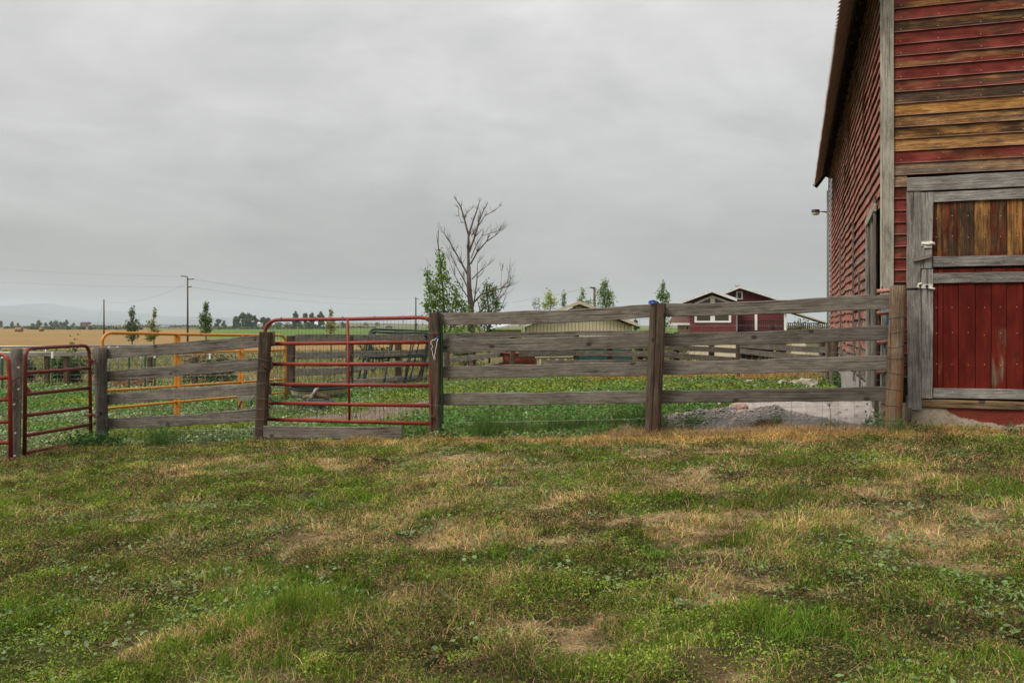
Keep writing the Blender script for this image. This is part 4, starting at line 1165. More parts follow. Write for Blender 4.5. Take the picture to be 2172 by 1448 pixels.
mb = MB(); mb.add([(za.x+.1, 33.2, g0), (zb.x-.1, 33.2, g0), (zb.x-.1, 34.0, g0), (za.x+.1, 34.0, g0), (za.x, 33.1, za.z), (zb.x, 33.1, za.z), (zb.x, 34.1, za.z), (za.x, 34.1, za.z), (za.x+.08, 33.2, za.z), (zb.x-.08, 33.2, za.z), (zb.x-.08, 34.0, za.z), (za.x+.08, 34.0, za.z), (za.x+.15, 33.3, za.z-.3), (zb.x-.15, 33.3, za.z-.3), (zb.x-.15, 33.9, za.z-.3), (za.x+.15, 33.9, za.z-.3)],
    [(0, 3, 2, 1), (0, 1, 5, 4), (1, 2, 6, 5), (2, 3, 7, 6), (3, 0, 4, 7), (4, 5, 9, 8), (5, 6, 10, 9), (6, 7, 11, 10), (7, 4, 8, 11), (8, 9, 13, 12), (9, 10, 14, 13), (10, 11, 15, 14), (11, 8, 12, 15), (12, 13, 14, 15)]); mb.build('basin', M_CREAM, cr)
for k in range(5):
    x_ = za.x + .12 + (zb.x-za.x-.24)*k/4
    MB().obox((x_-.045, 33.06, g0), (.09, 0, 0), (0, .06, 0), (0, .0, za.z-g0-.06)).build('rib', M_CREAM, cr)
MB().tube([(za.x-.02, 33.08, za.z), (zb.x+.02, 33.08, za.z), (zb.x+.02, 34.1, za.z), (za.x-.02, 34.1, za.z), (za.x-.02, 33.08, za.z)], .05, 6).build('rim', M_CREAM, cr)

def rock(name, label, c, r, m, cat='rock', group=None, sq=.6):
    q = random.random()*90
    bm = bmesh.new(); bmesh.ops.create_icosphere(bm, subdivisions=2, radius=1)
    mb = MB()
    vs_ = []
    for v in bm.verts:
        k = 1+.38*mnoise.noise(v.co*1.4+Vector((q, 0, 0)))+.12*mnoise.noise(v.co*4+Vector((q, 0, 0)))
        vs_.append(Vector((v.co.x*r*k*1.25, v.co.y*r*k, v.co.z*r*k*sq)))
    fs_ = [tuple(v.index for v in f.verts) for f in bm.faces]; bm.free()
    mb.add([Vector(c)+v for v in vs_], fs_); o = mb.build(name, m, None, rel=c)
    return tag(o, label, cat, group)
rg = 'pale rocks in the corral weeds'
for px, Y, r, lab in ((1590, 21.3, .10, 'smallest pale rock at the left end of the row in the weeds'), (1662, 20.8, .11, 'pale rock second from the left in the row in the weeds'), (1690, 20.6, .12, 'pale rock between two others in the row in the weeds'), (1714, 20.2, .21, 'largest pale rock at the right end of the row near the barn'), (1722, 19.2, .11, 'low pale rock in front of the largest one near the barn')):
    p = on(px, Y); rock('rock', lab, p+Vector((0, 0, r*.38)), r, M_STONE, group=rg)
for px, py, Y, r, lab in ((1570, 862, 12.0, .10, 'pink rounded lump of stone on top of the gravel mound'), (1577, 876, 11.75, .085, 'small pink stone half buried in the front of the gravel mound'), (1590, 859, 12.3, .07, 'small pinkish stone behind the pink lump on the mound'), (1866, 868, 11.35, .10, 'dark grey broken block against the barn foundation')):
    p = at(px, py, Y); p.z = min(p.z, Hz(p.x, p.y)+r*.6)
    rock('rock', lab, p, r, M_PINKSTONE if 'pink' in lab else M_RUBBLE)
# loose small rubble over the mound
for nm, m_, cnt in (('rubble', M_RUBBLE, 2200), ('rubble', M_PINKSTONE, 300), ('rubble', M_STONE, 130)):
    mb = MB()
    for i in range(cnt):
        x_ = random.gauss(2.6, 1.0); y_ = random.gauss(11.65, .42)
        if y_ < float(fence_y(x_))+.12: continue
        r = random.uniform(.008, .022)*random.choice((1, 1, 1, 1.4, 1.9)); c_ = Vector((x_, y_, Hz(x_, y_)))
        a_ = random.random()*6
        mb.add([c_+Vector((math.cos(a_+k*1.57)*r*random.uniform(.8, 1.5), math.sin(a_+k*1.57)*r*random.uniform(.8, 1.5), -.006)) for k in range(4)] + [c_+Vector((random.uniform(-.3, .3)*r, random.uniform(-.3, .3)*r, r*random.uniform(.2, .6)))], [(0, 1, 4), (1, 2, 4), (2, 3, 4), (3, 0, 4)])
    tag(mb.build(nm, m_), kind='stuff')
# poured concrete apron leaning against the barn foot, raked in ridges
nx_, ny_ = 46, 26
vs_ = []; fs_ = []
for j in range(ny_+1):
    v = j/ny_
    for i in range(nx_+1):
        u = i/nx_
        L0 = at(1545, 905, 11.55); R0 = at(1862, 916, 10.95); L1 = at(1540, 850, 12.9); R1 = at(1868, 842, 12.0)
        p = L0.lerp(R0, u).lerp(L1.lerp(R1, u), v)
        ph = v*11.5 + .55*mnoise.noise((u*3, v*2, 4.4)) + .12*math.sin(u*9)
        saw = (ph % 1.0)
        p = p + Vector((0, -.012*saw, .022*saw + .025*mnoise.noise((u*5, v*4, 8.8)) + .008*mnoise.noise((u*22, v*18, 2.))))
        if i == 0 or i == nx_ or j == 0: p.z -= .14
        p.z -= .10*max(0, .14-u)/.14
        vs_.append(p)
for j in range(ny_):
    for i in range(nx_): a_ = j*(nx_+1)+i; fs_.append((a_, a_+1, a_+nx_+2, a_+nx_+1))
b_ = len(vs_)
for i in range(nx_+1): p = vs_[ny_*(nx_+1)+i]; vs_.append(Vector((p.x, p.y+.25, p.z-.3)))
for i in range(nx_): fs_.append((ny_*(nx_+1)+i, ny_*(nx_+1)+i+1, b_+i+1, b_+i))
mb = MB(); mb.add(vs_, fs_, False)
ap = mb.build('concrete_apron', M_SLAB, None, rel=on(1700, 11.7)); tag(ap, 'pinkish ridged concrete slab sloping against the foot of the barn wall', 'concrete slab')
# ------------------------------------------------------------------ yellow shed
def gable(mb, x0, x1, xr, ze, zr, zb, y, t):
    mb.add([(x0, y, zb), (x1, y, zb), (x1, y, ze), (xr, y, zr), (x0, y, ze), (x0, y+t, zb), (x1, y+t, zb), (x1, y+t, ze), (xr, y+t, zr), (x0, y+t, ze)],
           [(0, 1, 2, 3, 4), (9, 8, 7, 6, 5), (0, 5, 6, 1), (1, 6, 7, 2), (2, 7, 8, 3), (3, 8, 9, 4), (4, 9, 5, 0)])
def slope_roof(mb, xe, ze, xr, zr, y0, y1, t=.12):
    mb.add([(xe, y0, ze), (xr, y0, zr), (xr, y1, zr), (xe, y1, ze), (xe, y0, ze+t), (xr, y0, zr+t), (xr, y1, zr+t), (xe, y1, ze+t)],
           [(0, 3, 2, 1), (4, 5, 6, 7), (0, 1, 5, 4), (1, 2, 6, 5), (2, 3, 7, 6), (3, 0, 4, 7)])
Ys = 58.0
def sx(px): return (px-HX)/F*Ys
def szz(py): return CAMZ-(py-HY)/F*Ys
g0 = -1.45
ys = thing('yellow_shed', 'pale yellow shed with grooved siding, dark green base and green gable roof', 'shed', (sx(1225), Ys, g0))
x0, x1, xr = sx(1117), sx(1340), sx(1228)
mb = MB(); gable(mb, x0, x1, xr, szz(692), szz(647), szz(741), Ys, .15); wl = mb.build('wall', M_YELLOWD, ys)
n_ = 30
for i in range(n_):
    a_ = x0 + (x1-x0)*i/n_; b_ = x0 + (x1-x0)*(i+1)/n_ - .045
    zt_ = szz(692) + (szz(647)-szz(692))*(1-abs((a_+b_)/2-xr)/(xr-x0)) - .06
    MB().box((a_, Ys-.022, szz(741)), (b_, Ys-.001, zt_)).build('siding_plank', M_YELLOW, wl)
MB().box((x0-.02, Ys-.06, g0), (x1+.02, Ys+.1, szz(740.5))).build('base_wall', M_GREENBAND, ys)
mb = MB(); mb.box((x1-.15, Ys+.16, g0), (x1, Ys+8, szz(693))); mb.box((x0, Ys+.16, g0), (x0+.15, Ys+8, szz(693))); mb.build('long_wall', M_YELLOW, ys)
for sgn in (-1, 1):
    xe = xr + sgn*(sx(1352)-xr); ze = szz(691)-.02
    mb = MB(); slope_roof(mb, xe, ze, xr, szz(644), Ys-.45, Ys+8.3); mb.build('roof', M_GREENROOF, ys)
    mb = MB(); slope_roof(mb, xe, ze-.03, xr, szz(644)-.03, Ys-.50, Ys-.452, .20); mb.build('fascia', M_CREAM, ys)
lt = MB(); lt.box((sx(1010), Ys+1.5, g0), (sx(1106), Ys+5, szz(700))); lt.build('lean_to_wall', M_YELLOWD, ys)
mb = MB(); mb.add([(sx(1030), Ys+.6, szz(702)), (sx(1117), Ys+.6, szz(684)), (sx(1117), Ys+5.5, szz(681)), (sx(1010), Ys+5.5, szz(690)), (sx(1030), Ys+.6, szz(699)), (sx(1117), Ys+.6, szz(681)), (sx(1117), Ys+5.5, szz(678)), (sx(1010), Ys+5.5, szz(687))],
    [(0, 3, 2, 1), (4, 5, 6, 7), (0, 1, 5, 4), (1, 2, 6, 5), (2, 3, 7, 6), (3, 0, 4, 7)]); mb.build('lean_to_roof', M_TINROOF, ys)

# ------------------------------------------------------------------ red house
Yh = 66.0; k_ = Yh/F
hx = lambda px, Y=Yh: (px-HX)/F*Y - (Y-Yh)*.222
hz = lambda py, Y=Yh: CAMZ-(py-HY)/F*Y
gb = -1.6
hs = thing('red_house', 'red two-storey house with white trim, two gables and a railed deck', 'house', (hx(1540), Yh, gb))
# front wing
mb = MB(); gable(mb, hx(1465), hx(1561), hx(1511), hz(641), hz(624), hz(728), Yh, .2); fw = mb.build('front_wing_wall', M_HOUSER, hs)
zc = hz(727)
while zc < hz(643):
    MB().add([(hx(1465), Yh-.03, zc), (hx(1561), Yh-.03, zc), (hx(1561), Yh-.004, zc+.185), (hx(1465), Yh-.004, zc+.185), (hx(1465), Yh-.001, zc), (hx(1561), Yh-.001, zc)], [(0, 1, 2, 3), (0, 4, 5, 1)]).build('siding_board', M_HOUSER, fw); zc += .19
MB().box((hx(1464), Yh-.02, gb), (hx(1566), Yh+.2, hz(729))).build('lower_wall', M_YELLOW, hs)
mb = MB(); mb.box((hx(1465), Yh+.21, gb), (hx(1465)+.2, Yh+9, hz(642))); mb.box((hx(1561)-.2, Yh+.21, gb), (hx(1561), Yh+5, hz(642))); mb.build('side_wall', M_HOUSER, hs)
for sgn, xe_, ze_ in ((-1, 1445, 643), (1, 1562, 638)):
    mb = MB(); slope_roof(mb, hx(xe_), hz(ze_), hx(1511), hz(618.5), Yh-.7, Yh+7, .14); mb.build('roof', M_HOUSEROOF, hs)
    mb = MB(); slope_roof(mb, hx(xe_), hz(ze_)-.06, hx(1511), hz(618.5)-.06, Yh-.76, Yh-.702, .22); mb.build('bargeboard', M_FASCIA, hs)
def hwindow(px0, py0, px1, py1, Y, parent, mull=(), fr=.22):
    X0, X1, Z1, Z0 = hx(px0, Y), hx(px1, Y), hz(py0, Y), hz(py1, Y)
    mb = MB(); d = .06
    mb.box((X0, Y-.09, Z0), (X0+fr, Y-.031, Z1)); mb.box((X1-fr, Y-.09, Z0), (X1, Y-.031, Z1)); mb.box((X0+fr, Y-.088, Z1-fr*.8), (X1-fr, Y-.031, Z1)); mb.box((X0+fr, Y-.088, Z0), (X1-fr, Y-.031, Z0+fr*.8))
    for m0, m1 in mull: mb.box((hx(m0, Y), Y-.086, Z0+fr*.8), (hx(m1, Y), Y-.031, Z1-fr*.8))
    w_ = mb.build('window', M_WHITE, parent)
    MB().box((X0+fr*.5, Y-.060, Z0+fr*.5), (X1-fr*.5, Y-.032, Z1-fr*.5)).build('pane', M_GLASS, w_)
hwindow(1474.5, 655, 1550.5, 684, Yh, hs, ((1507.5, 1517),), .17)
# raked window under the gable
tri = MB(); th = .16
for (a, b) in (((1475, 641.5), (1511, 626)), ((1511, 626), (1554, 642))):
    A = Vector((hx(a[0]), Yh-.06, hz(a[1]))); B = Vector((hx(b[0]), Yh-.06, hz(b[1])))
    tri.obox(A+Vector((0, -.03, -th)), B-A, (0, .055, 0), (0, 0, th))
tri.box((hx(1507.5), Yh-.088, hz(655)), (hx(1517), Yh-.036, hz(630)))
tw_ = tri.build('gable_window', M_WHITE, hs)
MB().add([(hx(1480), Yh-.045, hz(643.5)), (hx(1511), Yh-.045, hz(630)), (hx(1511), Yh-.045, hz(651)), (hx(1480), Yh-.045, hz(651)), (hx(1548), Yh-.045, hz(643.5)), (hx(1548), Yh-.045, hz(651))], [(0, 3, 2, 1), (1, 2, 5, 4)]).build('pane', M_GLASS, tw_)
# rear wing
Y2 = 71.0; h2x = lambda px: hx(px, Y2); h2z = lambda py: hz(py, Y2)
mb = MB(); gable(mb, h2x(1500), h2x(1661), h2x(1567), h2z(640), h2z(615), h2z(733), Y2, .2); rw = mb.build('rear_wing_wall', M_HOUSER, hs)
zc = h2z(700)
while zc < h2z(618):
    half = 1.0 if zc < h2z(641) else max(.05, 1-(zc-h2z(641))/(h2z(615)-h2z(641)))
    xa, xb = h2x(1567)+(h2x(1500)-h2x(1567))*half, h2x(1567)+(h2x(1661)-h2x(1567))*half
    MB().add([(xa, Y2-.03, zc), (xb, Y2-.03, zc), (xb, Y2-.004, zc+.195), (xa, Y2-.004, zc+.195), (xa, Y2-.001, zc), (xb, Y2-.001, zc)], [(0, 1, 2, 3), (0, 4, 5, 1)]).build('siding_board', M_HOUSER, rw); zc += .2
MB().box((h2x(1661)-.2, Y2+.21, gb), (h2x(1661), Y2+9, h2z(641))).build('side_wall', M_HOUSER, hs)
for xe_, ze_ in ((1488, 642.5), (1664, 643.5)):
    mb = MB(); slope_roof(mb, h2x(xe_), h2z(ze_), h2x(1567), h2z(610.5), Y2-.6, Y2+8, .14); mb.build('roof', M_HOUSEROOF, hs)
    mb = MB(); slope_roof(mb, h2x(xe_), h2z(ze_)-.06, h2x(1567), h2z(610.5)-.06, Y2-.66, Y2-.602, .22); mb.build('bargeboard', M_FASCIA, hs)
hwindow(1559.5, 618, 1573.5, 635.5, Y2, hs, (), .13)
mb = MB(); c_ = Vector((h2x(1563.5), Y2+1.2, h2z(614))); mb.tube([c_-Vector((0, 0, .3)), c_+Vector((0, 0, .22))], .11, 8); mb.tube([c_+Vector((0, 0, .24)), c_+Vector((0, 0, .42))], .17, 10); mb.build('chimney_pipe', M_ALU, hs)
# porch posts, deck and railings
Yd = 67.2; dx = lambda px: hx(px, Yd); dz = lambda py: hz(py, Yd)
for px in (1560.5, 1601, 1660):
    MB().box((dx(px)-.09, Yd-.09, dz(702)), (dx(px)+.09, Yd+.09, dz(655))).build('porch_post', M_WHITE, hs)
MB().box((dx(1566), Yd-.1, dz(704)), (dx(1745), Y2-.1, dz(700))).build('deck_floor', M_DECK, hs)
for (a, b, t_) in ((1566, 1660, 680), (1663, 1742, 684.5)):
    rl = MB().box((dx(a), Yd-.05, dz(t_+1.6)), (dx(b), Yd+.05, dz(t_))).build('deck_railing', M_DECK, hs)
    MB().box((dx(a), Yd-.03, dz(699)), (dx(b), Yd+.03, dz(697.5))).build('bottom_rail', M_DECK, rl)
    nb = int((b-a)/3.6)
    for i in range(nb+1):
        X = dx(a)+(dx(b)-dx(a))*i/nb
        MB().box((X-.028, Yd-.026, dz(697.6)), (X+.028, Yd+.026, dz(t_+1.7))).build('baluster', M_DECK, rl)
for px in (1570, 1610, 1655, 1700, 1740): MB().box((dx(px)-.10, Yd+.3, gb), (dx(px)+.10, Yd+.5, dz(704))).build('deck_leg', M_DECK, hs)
MB().box((dx(1572), Yd+2.2, gb), (dx(1640), Yd+2.4, dz(706))).build('under_deck_shade', M_DARKIN, hs)  # near-black sheet standing in for the shade in the opening under the deck
mb = MB(); mb.add([(dx(1648), Yd-.5, dz(655)), (dx(1745), Yd-.5, dz(687)), (dx(1745), Yd+3.2, dz(687)), (dx(1648), Yd+3.2, dz(655)), (dx(1648), Yd-.5, dz(651)), (dx(1745), Yd-.5, dz(685)), (dx(1745), Yd+3.2, dz(685)), (dx(1648), Yd+3.2, dz(651))], [(0, 1, 2, 3), (7, 6, 5, 4), (0, 4, 5, 1), (1, 5, 6, 2), (2, 6, 7, 3), (3, 7, 4, 0)]); mb.build('porch_roof', M_CREAM, hs)
MB().box((dx(1630), Yd-.3, dz(695)), (dx(1637), Yd-.1, dz(689))).build('letter_box', M_IRON, hs)
# left lower wing
MB().box((hx(1436), Yh+2.5, gb), (hx(1466), Yh+7, hz(687))).build('low_wing_wall', M_YELLOW, hs)
mb = MB(); mb.add([(hx(1417), Yh+2.0, hz(685.5)), (hx(1466), Yh+2.0, hz(685.5)), (hx(1466), Yh+5, hz(669)), (hx(1421), Yh+5, hz(669)), (hx(1417), Yh+2.0, hz(684)), (hx(1466), Yh+2.0, hz(684)), (hx(1466), Yh+5, hz(667.5)), (hx(1421), Yh+5, hz(667.5))], [(0, 3, 2, 1), (4, 5, 6, 7), (0, 1, 5, 4), (2, 3, 7, 6), (3, 0, 4, 7), (1, 2, 6, 5)]); mb.build('low_wing_roof', M_HOUSEROOF, hs)
MB().box((hx(1417), Yh+1.90, hz(689)), (hx(1466), Yh+1.99, hz(684.5))).build('low_wing_fascia', M_WHITE, hs)
hwindow(1455, 690, 1464, 700, Yh+2.4, hs, (), .08)
_m = Matrix.Translation(W[hs.name].translation) @ Matrix.Rotation(-math.atan(hx(1540)/Yh)*.95, 4, 'Z')
hs.matrix_basis = _m
hp_ = thing('yellow_outbuilding', 'low yellow outbuilding glimpsed past the corral at the barn end', 'shed', (hx(1720, 60), 60, gb))
MB().box((hx(1665, 60), 60, gb), (hx(1724, 60), 63, hz(722, 60))).build('wall', M_YELLOW, hp_); MB().box((hx(1663, 60), 59.7, hz(722, 60)), (hx(1727, 60), 63.4, hz(719, 60))).build('roof', M_HOUSEROOF, hp_)

# ------------------------------------------------------------------ far buildings
def far_house(name, label, cat, px0, px1, ytop, yeave, Y, mw, mr, depth=8):
    X0, X1 = (px0-HX)/F*Y, (px1-HX)/F*Y
    z0 = Hz((X0+X1)/2, Y)-.3; ze = CAMZ-(yeave-HY)/F*Y; zr = CAMZ-(ytop-HY)/F*Y
    t = thing(name, label, cat, ((X0+X1)/2, Y, z0))
    mb = MB(); mb.box((X0, Y, z0), (X1, Y+depth, ze)); wl = mb.build('wall', mw, t)
    mb = MB(); mb.add([(X0-.4, Y-.5, ze), (X1+.4, Y-.5, ze), (X1+.4, Y+depth/2, zr), (X0-.4, Y+depth/2, zr), (X0-.4, Y+depth+.5, ze), (X1+.4, Y+depth+.5, ze)], [(0, 1, 2, 3), (3, 2, 5, 4), (0, 3, 4), (1, 5, 2), (0, 4, 5, 1)]); mb.build('roof', mr, t)
    n_ = max(2, int((X1-X0)/4))
    for i in range(n_):
        x_ = X0+(X1-X0)*(i+.5)/n_; h_ = ze-z0
        MB().box((x_-.6, Y-.05, z0+h_*.45), (x_+.6, Y-.002, z0+h_*.8)).build('window', M_GLASS, t)
    return t
far_house('white_farmhouse', 'distant white farmhouse among trees seen just under the top rail of the wide red gate', 'house', 663, 690, 683, 688, 850, M_WHITE, M_TINROOF)
far_house('dark_red_barn', 'distant dark red flat-topped barn under the far mountains', 'barn', 170, 185, 682.5, 684.5, 1500, M_HOUSER, M_HOUSEROOF, 14)
far_house('long_low_shed', 'distant long low grey shed right of the dark red barn', 'shed', 186, 205, 688, 689.5, 1480, M_ALU, M_ALU)
for (a, b, lab) in ((238, 250, 'left of two distant white trailers in the golden field'), (251, 266, 'right of two distant white trailers in the golden field')):
    far_house('white_trailer', lab, 'trailer', a, b, 687.5, 688.2, 700, M_WHITE, M_TINROOF, 4)
far_house('pale_green_shed', 'distant pale green shed behind the thin saplings', 'shed', 337, 355, 691.5, 692.5, 800, plain('pale_green_metal', (.20, .38, .32)), M_TINROOF)
far_house('far_cottage', 'distant white cottage half hidden by the biggest far tree clump', 'house', 546, 553, 683, 686, 950, M_WHITE, M_TINROOF)
# hay bales and a parked implement
for px, Y, lab in ((43, 390, 'front round hay bale on the stubble field'), (37, 405, 'rear round hay bale on the stubble field'), (88, 430, 'lone dark round bale near the field edge')):
    p = on(px, Y); t = thing('hay_bale', lab, 'hay bale', p, 'round hay bales')
    mb = MB(); mb.tube([p+Vector((-.9, 0, .95)), p+Vector((.9, .2, .95))], 1.0, 14); mb.build('bale', M_HAY, t)
p = on(826, 900); t = thing('parked_truck', 'distant dark truck parked on the low hill behind the gate', 'truck', p)
MB().box(p+Vector((-4, -1, .6)), p+Vector((3, 1, 2.0))).build('bed', M_IRON, t); MB().box(p+Vector((-1.5, -1, 2.002)), p+Vector((1.0, 1, 3.6))).build('cab', M_ALU, t)
for dx_ in (-3, 2):
    mb = MB(); mb.tube([p+Vector((dx_, -1.2, .6)), p+Vector((dx_, -.8, .6))], .6, 12); mb.build('wheel', M_TYRE, t)

# ------------------------------------------------------------------ poles and wires
def pole(label, px, ytop, Y, r=.13, arm=None):
    b = on(px, Y); tp = at(px, ytop, Y)
    t = thing('utility_pole', label, 'utility pole', b, 'utility poles')
    MB().tube([b-Vector((0, 0, .3)), tp], [r*1.15, r*.8], 8).build('shaft', M_POLE, t)
    if arm:
        for dx_, dz_ in arm:
            MB().tube([tp+Vector((0, -.05, dz_)), tp+Vector((dx_, -.05, dz_+.08)), tp+Vector((dx_*1.1, -.05, dz_+.02))], .07, 6).build('insulator', M_IRON, t)
    return tp
t1 = pole('shorter bare utility pole in the golden field behind the orange panel', 220.5, 635, 242, .20)
t2 = pole('tallest utility pole with small insulators beyond the left plank fence', 398, 588, 136, .14, ((.9, -.35), (-.9, .1), (.6, -1.5)))
t3 = pole('utility pole seen over the top rail of the wide red gate', 882, 630, 245, .20, ((.8, -.6),))
t4 = pole('brown utility pole behind the green roof of the yellow shed', 1261, 609, 82, .13, ((-.35, -.1),))
def wire(label, pts, rad=.03):
    t = thing('power_line', label, 'power line', pts[0], 'overhead wires')
    mb = MB()
    for a, b in zip(pts, pts[1:]):
        sag = (b-a).length*.012
        mb.tube([a.lerp(b, i/14)-Vector((0, 0, sag*4*(i/14)*(1-i/14))) for i in range(15)], rad, 4, caps=False)
    mb.build('wire', M_IRON, t)
L0 = at(-300, 545, 120); L1 = at(-300, 578, 120)
wire('upper wire from the tallest pole to the left edge of the sky', [t2+Vector((-.9, 0, .1)), L0], .006)
wire('lower wire from the tallest pole to the left edge of the sky', [t2+Vector((.3, 0, -1.5)), L1], .006)
wire('slanting wire between the two left poles', [t2+Vector((0, 0, -.9)), t1+Vector((0, 0, -.5))], .011)
wire('guy wire slanting down left from the shorter pole', [t1+Vector((0, 0, -.3)), on(199, 242)], .014)
wire('upper wire from the tallest pole to the pole over the gate', [t2+Vector((.9, 0, -.3)), t3+Vector((0, 0, -.2))], .011)
wire('lower wire from the tallest pole to the pole over the gate', [t2+Vector((.6, 0, -1.5)), t3+Vector((.8, 0, -1.6))], .011)
wire('upper wire running right from the pole over the gate to the brown pole', [t3+Vector((.4, 0, -.2)), t4+Vector((-.35, 0, 0))], .009)
wire('lower wire running right from the pole over the gate to the brown pole', [t3+Vector((.8, 0, -1.6)), t4+Vector((0, 0, -1.4))], .009)

# ------------------------------------------------------------------ pipe fence and wire fences at the far left
pf = thing('pipe_fence', 'grey two-rail pipe fence across the far side of the left paddock', 'fence', on(100, 36))
Yq = 36.0
for y_ in (734.5, 747.5):
    MB().tube([at(-250, y_+2, Yq), at(100, y_, Yq), at(330, y_-2, Yq+2)], .042, 8).build('rail', M_ALU, pf)
for px in (-120, -60, 0, 62, 98, 160, 232, 250, 300):
    b = on(px, Yq+.05); MB().tube([b-Vector((0, 0, .1)), at(px, 734, Yq+.05)], .045, 8).build('post', M_ALU, pf)
hf = thing('wire_fence', 'wire mesh fence with grey top board along the left paddock', 'fence', on(90, 29))
Yw = 29.0
plank('board', at(-60, 752, Yw-.1), at(188, 750, Yw-.1), .13, .04, M_BACKB, hf, seg=14)
for px, yt in ((-20, 752), (100, 752), (141, 747), (318, 757), (413, 757)):
    b = on(px, Yw); square_post('post', b-Vector((0, 0, .1)), at(px, yt, Yw), .15, .15, M_POST, hf)
mesh_panel('wire_mesh', at(-100, 812, Yw), at(560, 812, Yw), at(-100, 750, Yw), at(560, 752, Yw), 66, 7, M_WIRE, hf, rad=.003)
for px, lab in ((5, 'steel T-post with white tip at the left edge of the paddock'), (111, 'steel T-post with white tip seen through the small red gate'), (328, 'steel T-post with white tip left of the orange upright'), (445, 'steel T-post with white tip right of the orange upright'), (274, 'bare green T-post by the brush pile'), (308, 'bare green T-post right of the brush pile')):
    b = on(px, 27); t = thing('steel_post', lab, 'fence post', b, 'steel T-posts of the paddock')
    wt = 'white' in lab
    MB().obox(b+Vector((-.022, -.02, 0)), (.044, 0, 0), (0, .04, 0), (0, 0, .95 if wt else 1.1)).build('shaft', M_TPOST, t)
    if wt: MB().obox(b+Vector((-.024, -.022, .955)), (.048, 0, 0), (0, .044, 0), (0, 0, .20)).build('tip', M_WHITE, t)
# ------------------------------------------------------------------ trees
def leaf_quads(cen, size, cols, flat=0.0, seed=0, aspect=.8):
    """diamond leaves at cen (n,3); returns verts, sizes, loops, colours"""
    r_ = np.random.default_rng(seed); n = len(cen)
    a = r_.normal(size=(n, 3)); a[:, 2] *= (1-flat)+.15; a /= np.linalg.norm(a, axis=1)[:, None]
    nrm = r_.normal(size=(n, 3))*(1-flat*.75); nrm[:, 2] = np.abs(nrm[:, 2]) + flat*1.6 + .35
    b = np.cross(nrm, a); b /= np.maximum(np.linalg.norm(b, axis=1), 1e-6)[:, None]
    s = (size*r_.uniform(.65, 1.3, n))[:, None]
    p = np.stack([cen-a*s*.5, cen+b*s*.5*aspect-a*s*.08, cen+a*s*.5, cen-b*s*.5*aspect-a*s*.08], 1).reshape(-1, 3)
    return p, np.full(n, 4), np.arange(4*n), np.repeat(cols, 4, 0)

def leaf_cols(n, c, var, seed):
    r_ = np.random.default_rng(seed)
    k = r_.uniform(1-var, 1+var, n)[:, None]*np.asarray(c)
    k[:, 0] *= r_.uniform(.85, 1.35, n); return k

def branchy(mb, p, d, ln, r, depth, up=.25, tips=None, nb=3, spread=.55, n=5, sub=.62):
    pts = [p.copy()]; rad = [r]; dd = d.copy(); m = 5
    for i in range(m):
        dd = (dd + Vector((random.gauss(0, .12), random.gauss(0, .12), up*.25))).normalized()
        pts.append(pts[-1] + dd*ln/m); rad.append(r*(1-(i+1)/m*.62))
    mb.tube(pts, rad, n, caps=False)
    if tips is not None: tips += pts[2:]
    if depth <= 0: return
    for k in range(nb):
        i = random.randint(2, m)
        ax = Vector((random.gauss(0, 1), random.gauss(0, 1), random.gauss(0, .5))).normalized()
        nd = (dd + ax*spread + Vector((0, 0, up))).normalized()
        branchy(mb, pts[i], nd, ln*sub*random.uniform(.7, 1.1), max(rad[i]*.6, .004), depth-1, up, tips, nb, spread, max(3, n-1), sub)

# the half-dead tree behind the red gate post
YT = 44.0
dt = thing('dead_tree', 'tall bare dead tree standing over the fence behind the red gate post', 'tree', on(1001, YT))
def tpx(l, dy=0): return [at(px, py, YT+dy) for px, py in l]
MB().tube(tpx([(1001, 775), (1000, 700), (999, 650), (995, 610), (994, 565)]), [.20, .17, .14, .12, .10], 12).build('trunk', M_BARK, dt)
mb = MB()
limbs = [([(994, 565), (993, 530), (994, 500), (985, 465), (978, 440), (969, 426)], .12, 0), ([(994, 500), (1003, 470), (1012, 445), (1017, 428)], .085, .2), ([(995, 535), (1006, 505), (1016, 470), (1026, 445), (1032, 436)], .085, -.3),
 ([(1000, 500), (1015, 478), (1028, 458), (1043, 450), (1059, 438)], .05, .3), ([(985, 466), (990, 452), (1000, 443)], .04, 0), ([(979, 445), (972, 440), (973, 455), (978, 470)], .03, .1),
 ([(996, 590), (980, 560), (966, 535), (955, 515), (943, 496)], .085, -.4), ([(998, 625), (985, 595), (968, 565), (960, 548), (952, 530)], .06, .5), ([(999, 640), (980, 612), (965, 585), (953, 552)], .05, -.2),
 ([(998, 560), (1012, 535), (1032, 512), (1050, 500), (1058, 488)], .075, .4), ([(999, 548), (1010, 520), (1022, 500), (1040, 495), (1058, 490)], .04, -.4), ([(1001, 592), (1018, 575), (1035, 562)], .05, .3),
 ([(1002, 645), (1020, 625), (1040, 617), (1062, 612), (1078, 607), (1083, 592)], .08, -.3), ([(1062, 612), (1075, 600), (1080, 580)], .035, .2), ([(1004, 670), (1025, 655), (1050, 640), (1066, 626), (1076, 610)], .06, .4),
 ([(999, 660), (975, 630), (955, 605), (945, 570)], .06, .6), ([(1002, 660), (1008, 625), (1012, 590), (1013, 560)], .07, .2), ([(1001, 700), (985, 660), (972, 640), (950, 610)], .06, .5), ([(1050, 640), (1062, 620), (1064, 575)], .035, .1), ([(1004, 690), (1030, 672), (1062, 655), (1068, 640)], .05, -.4)]
tips_ = []
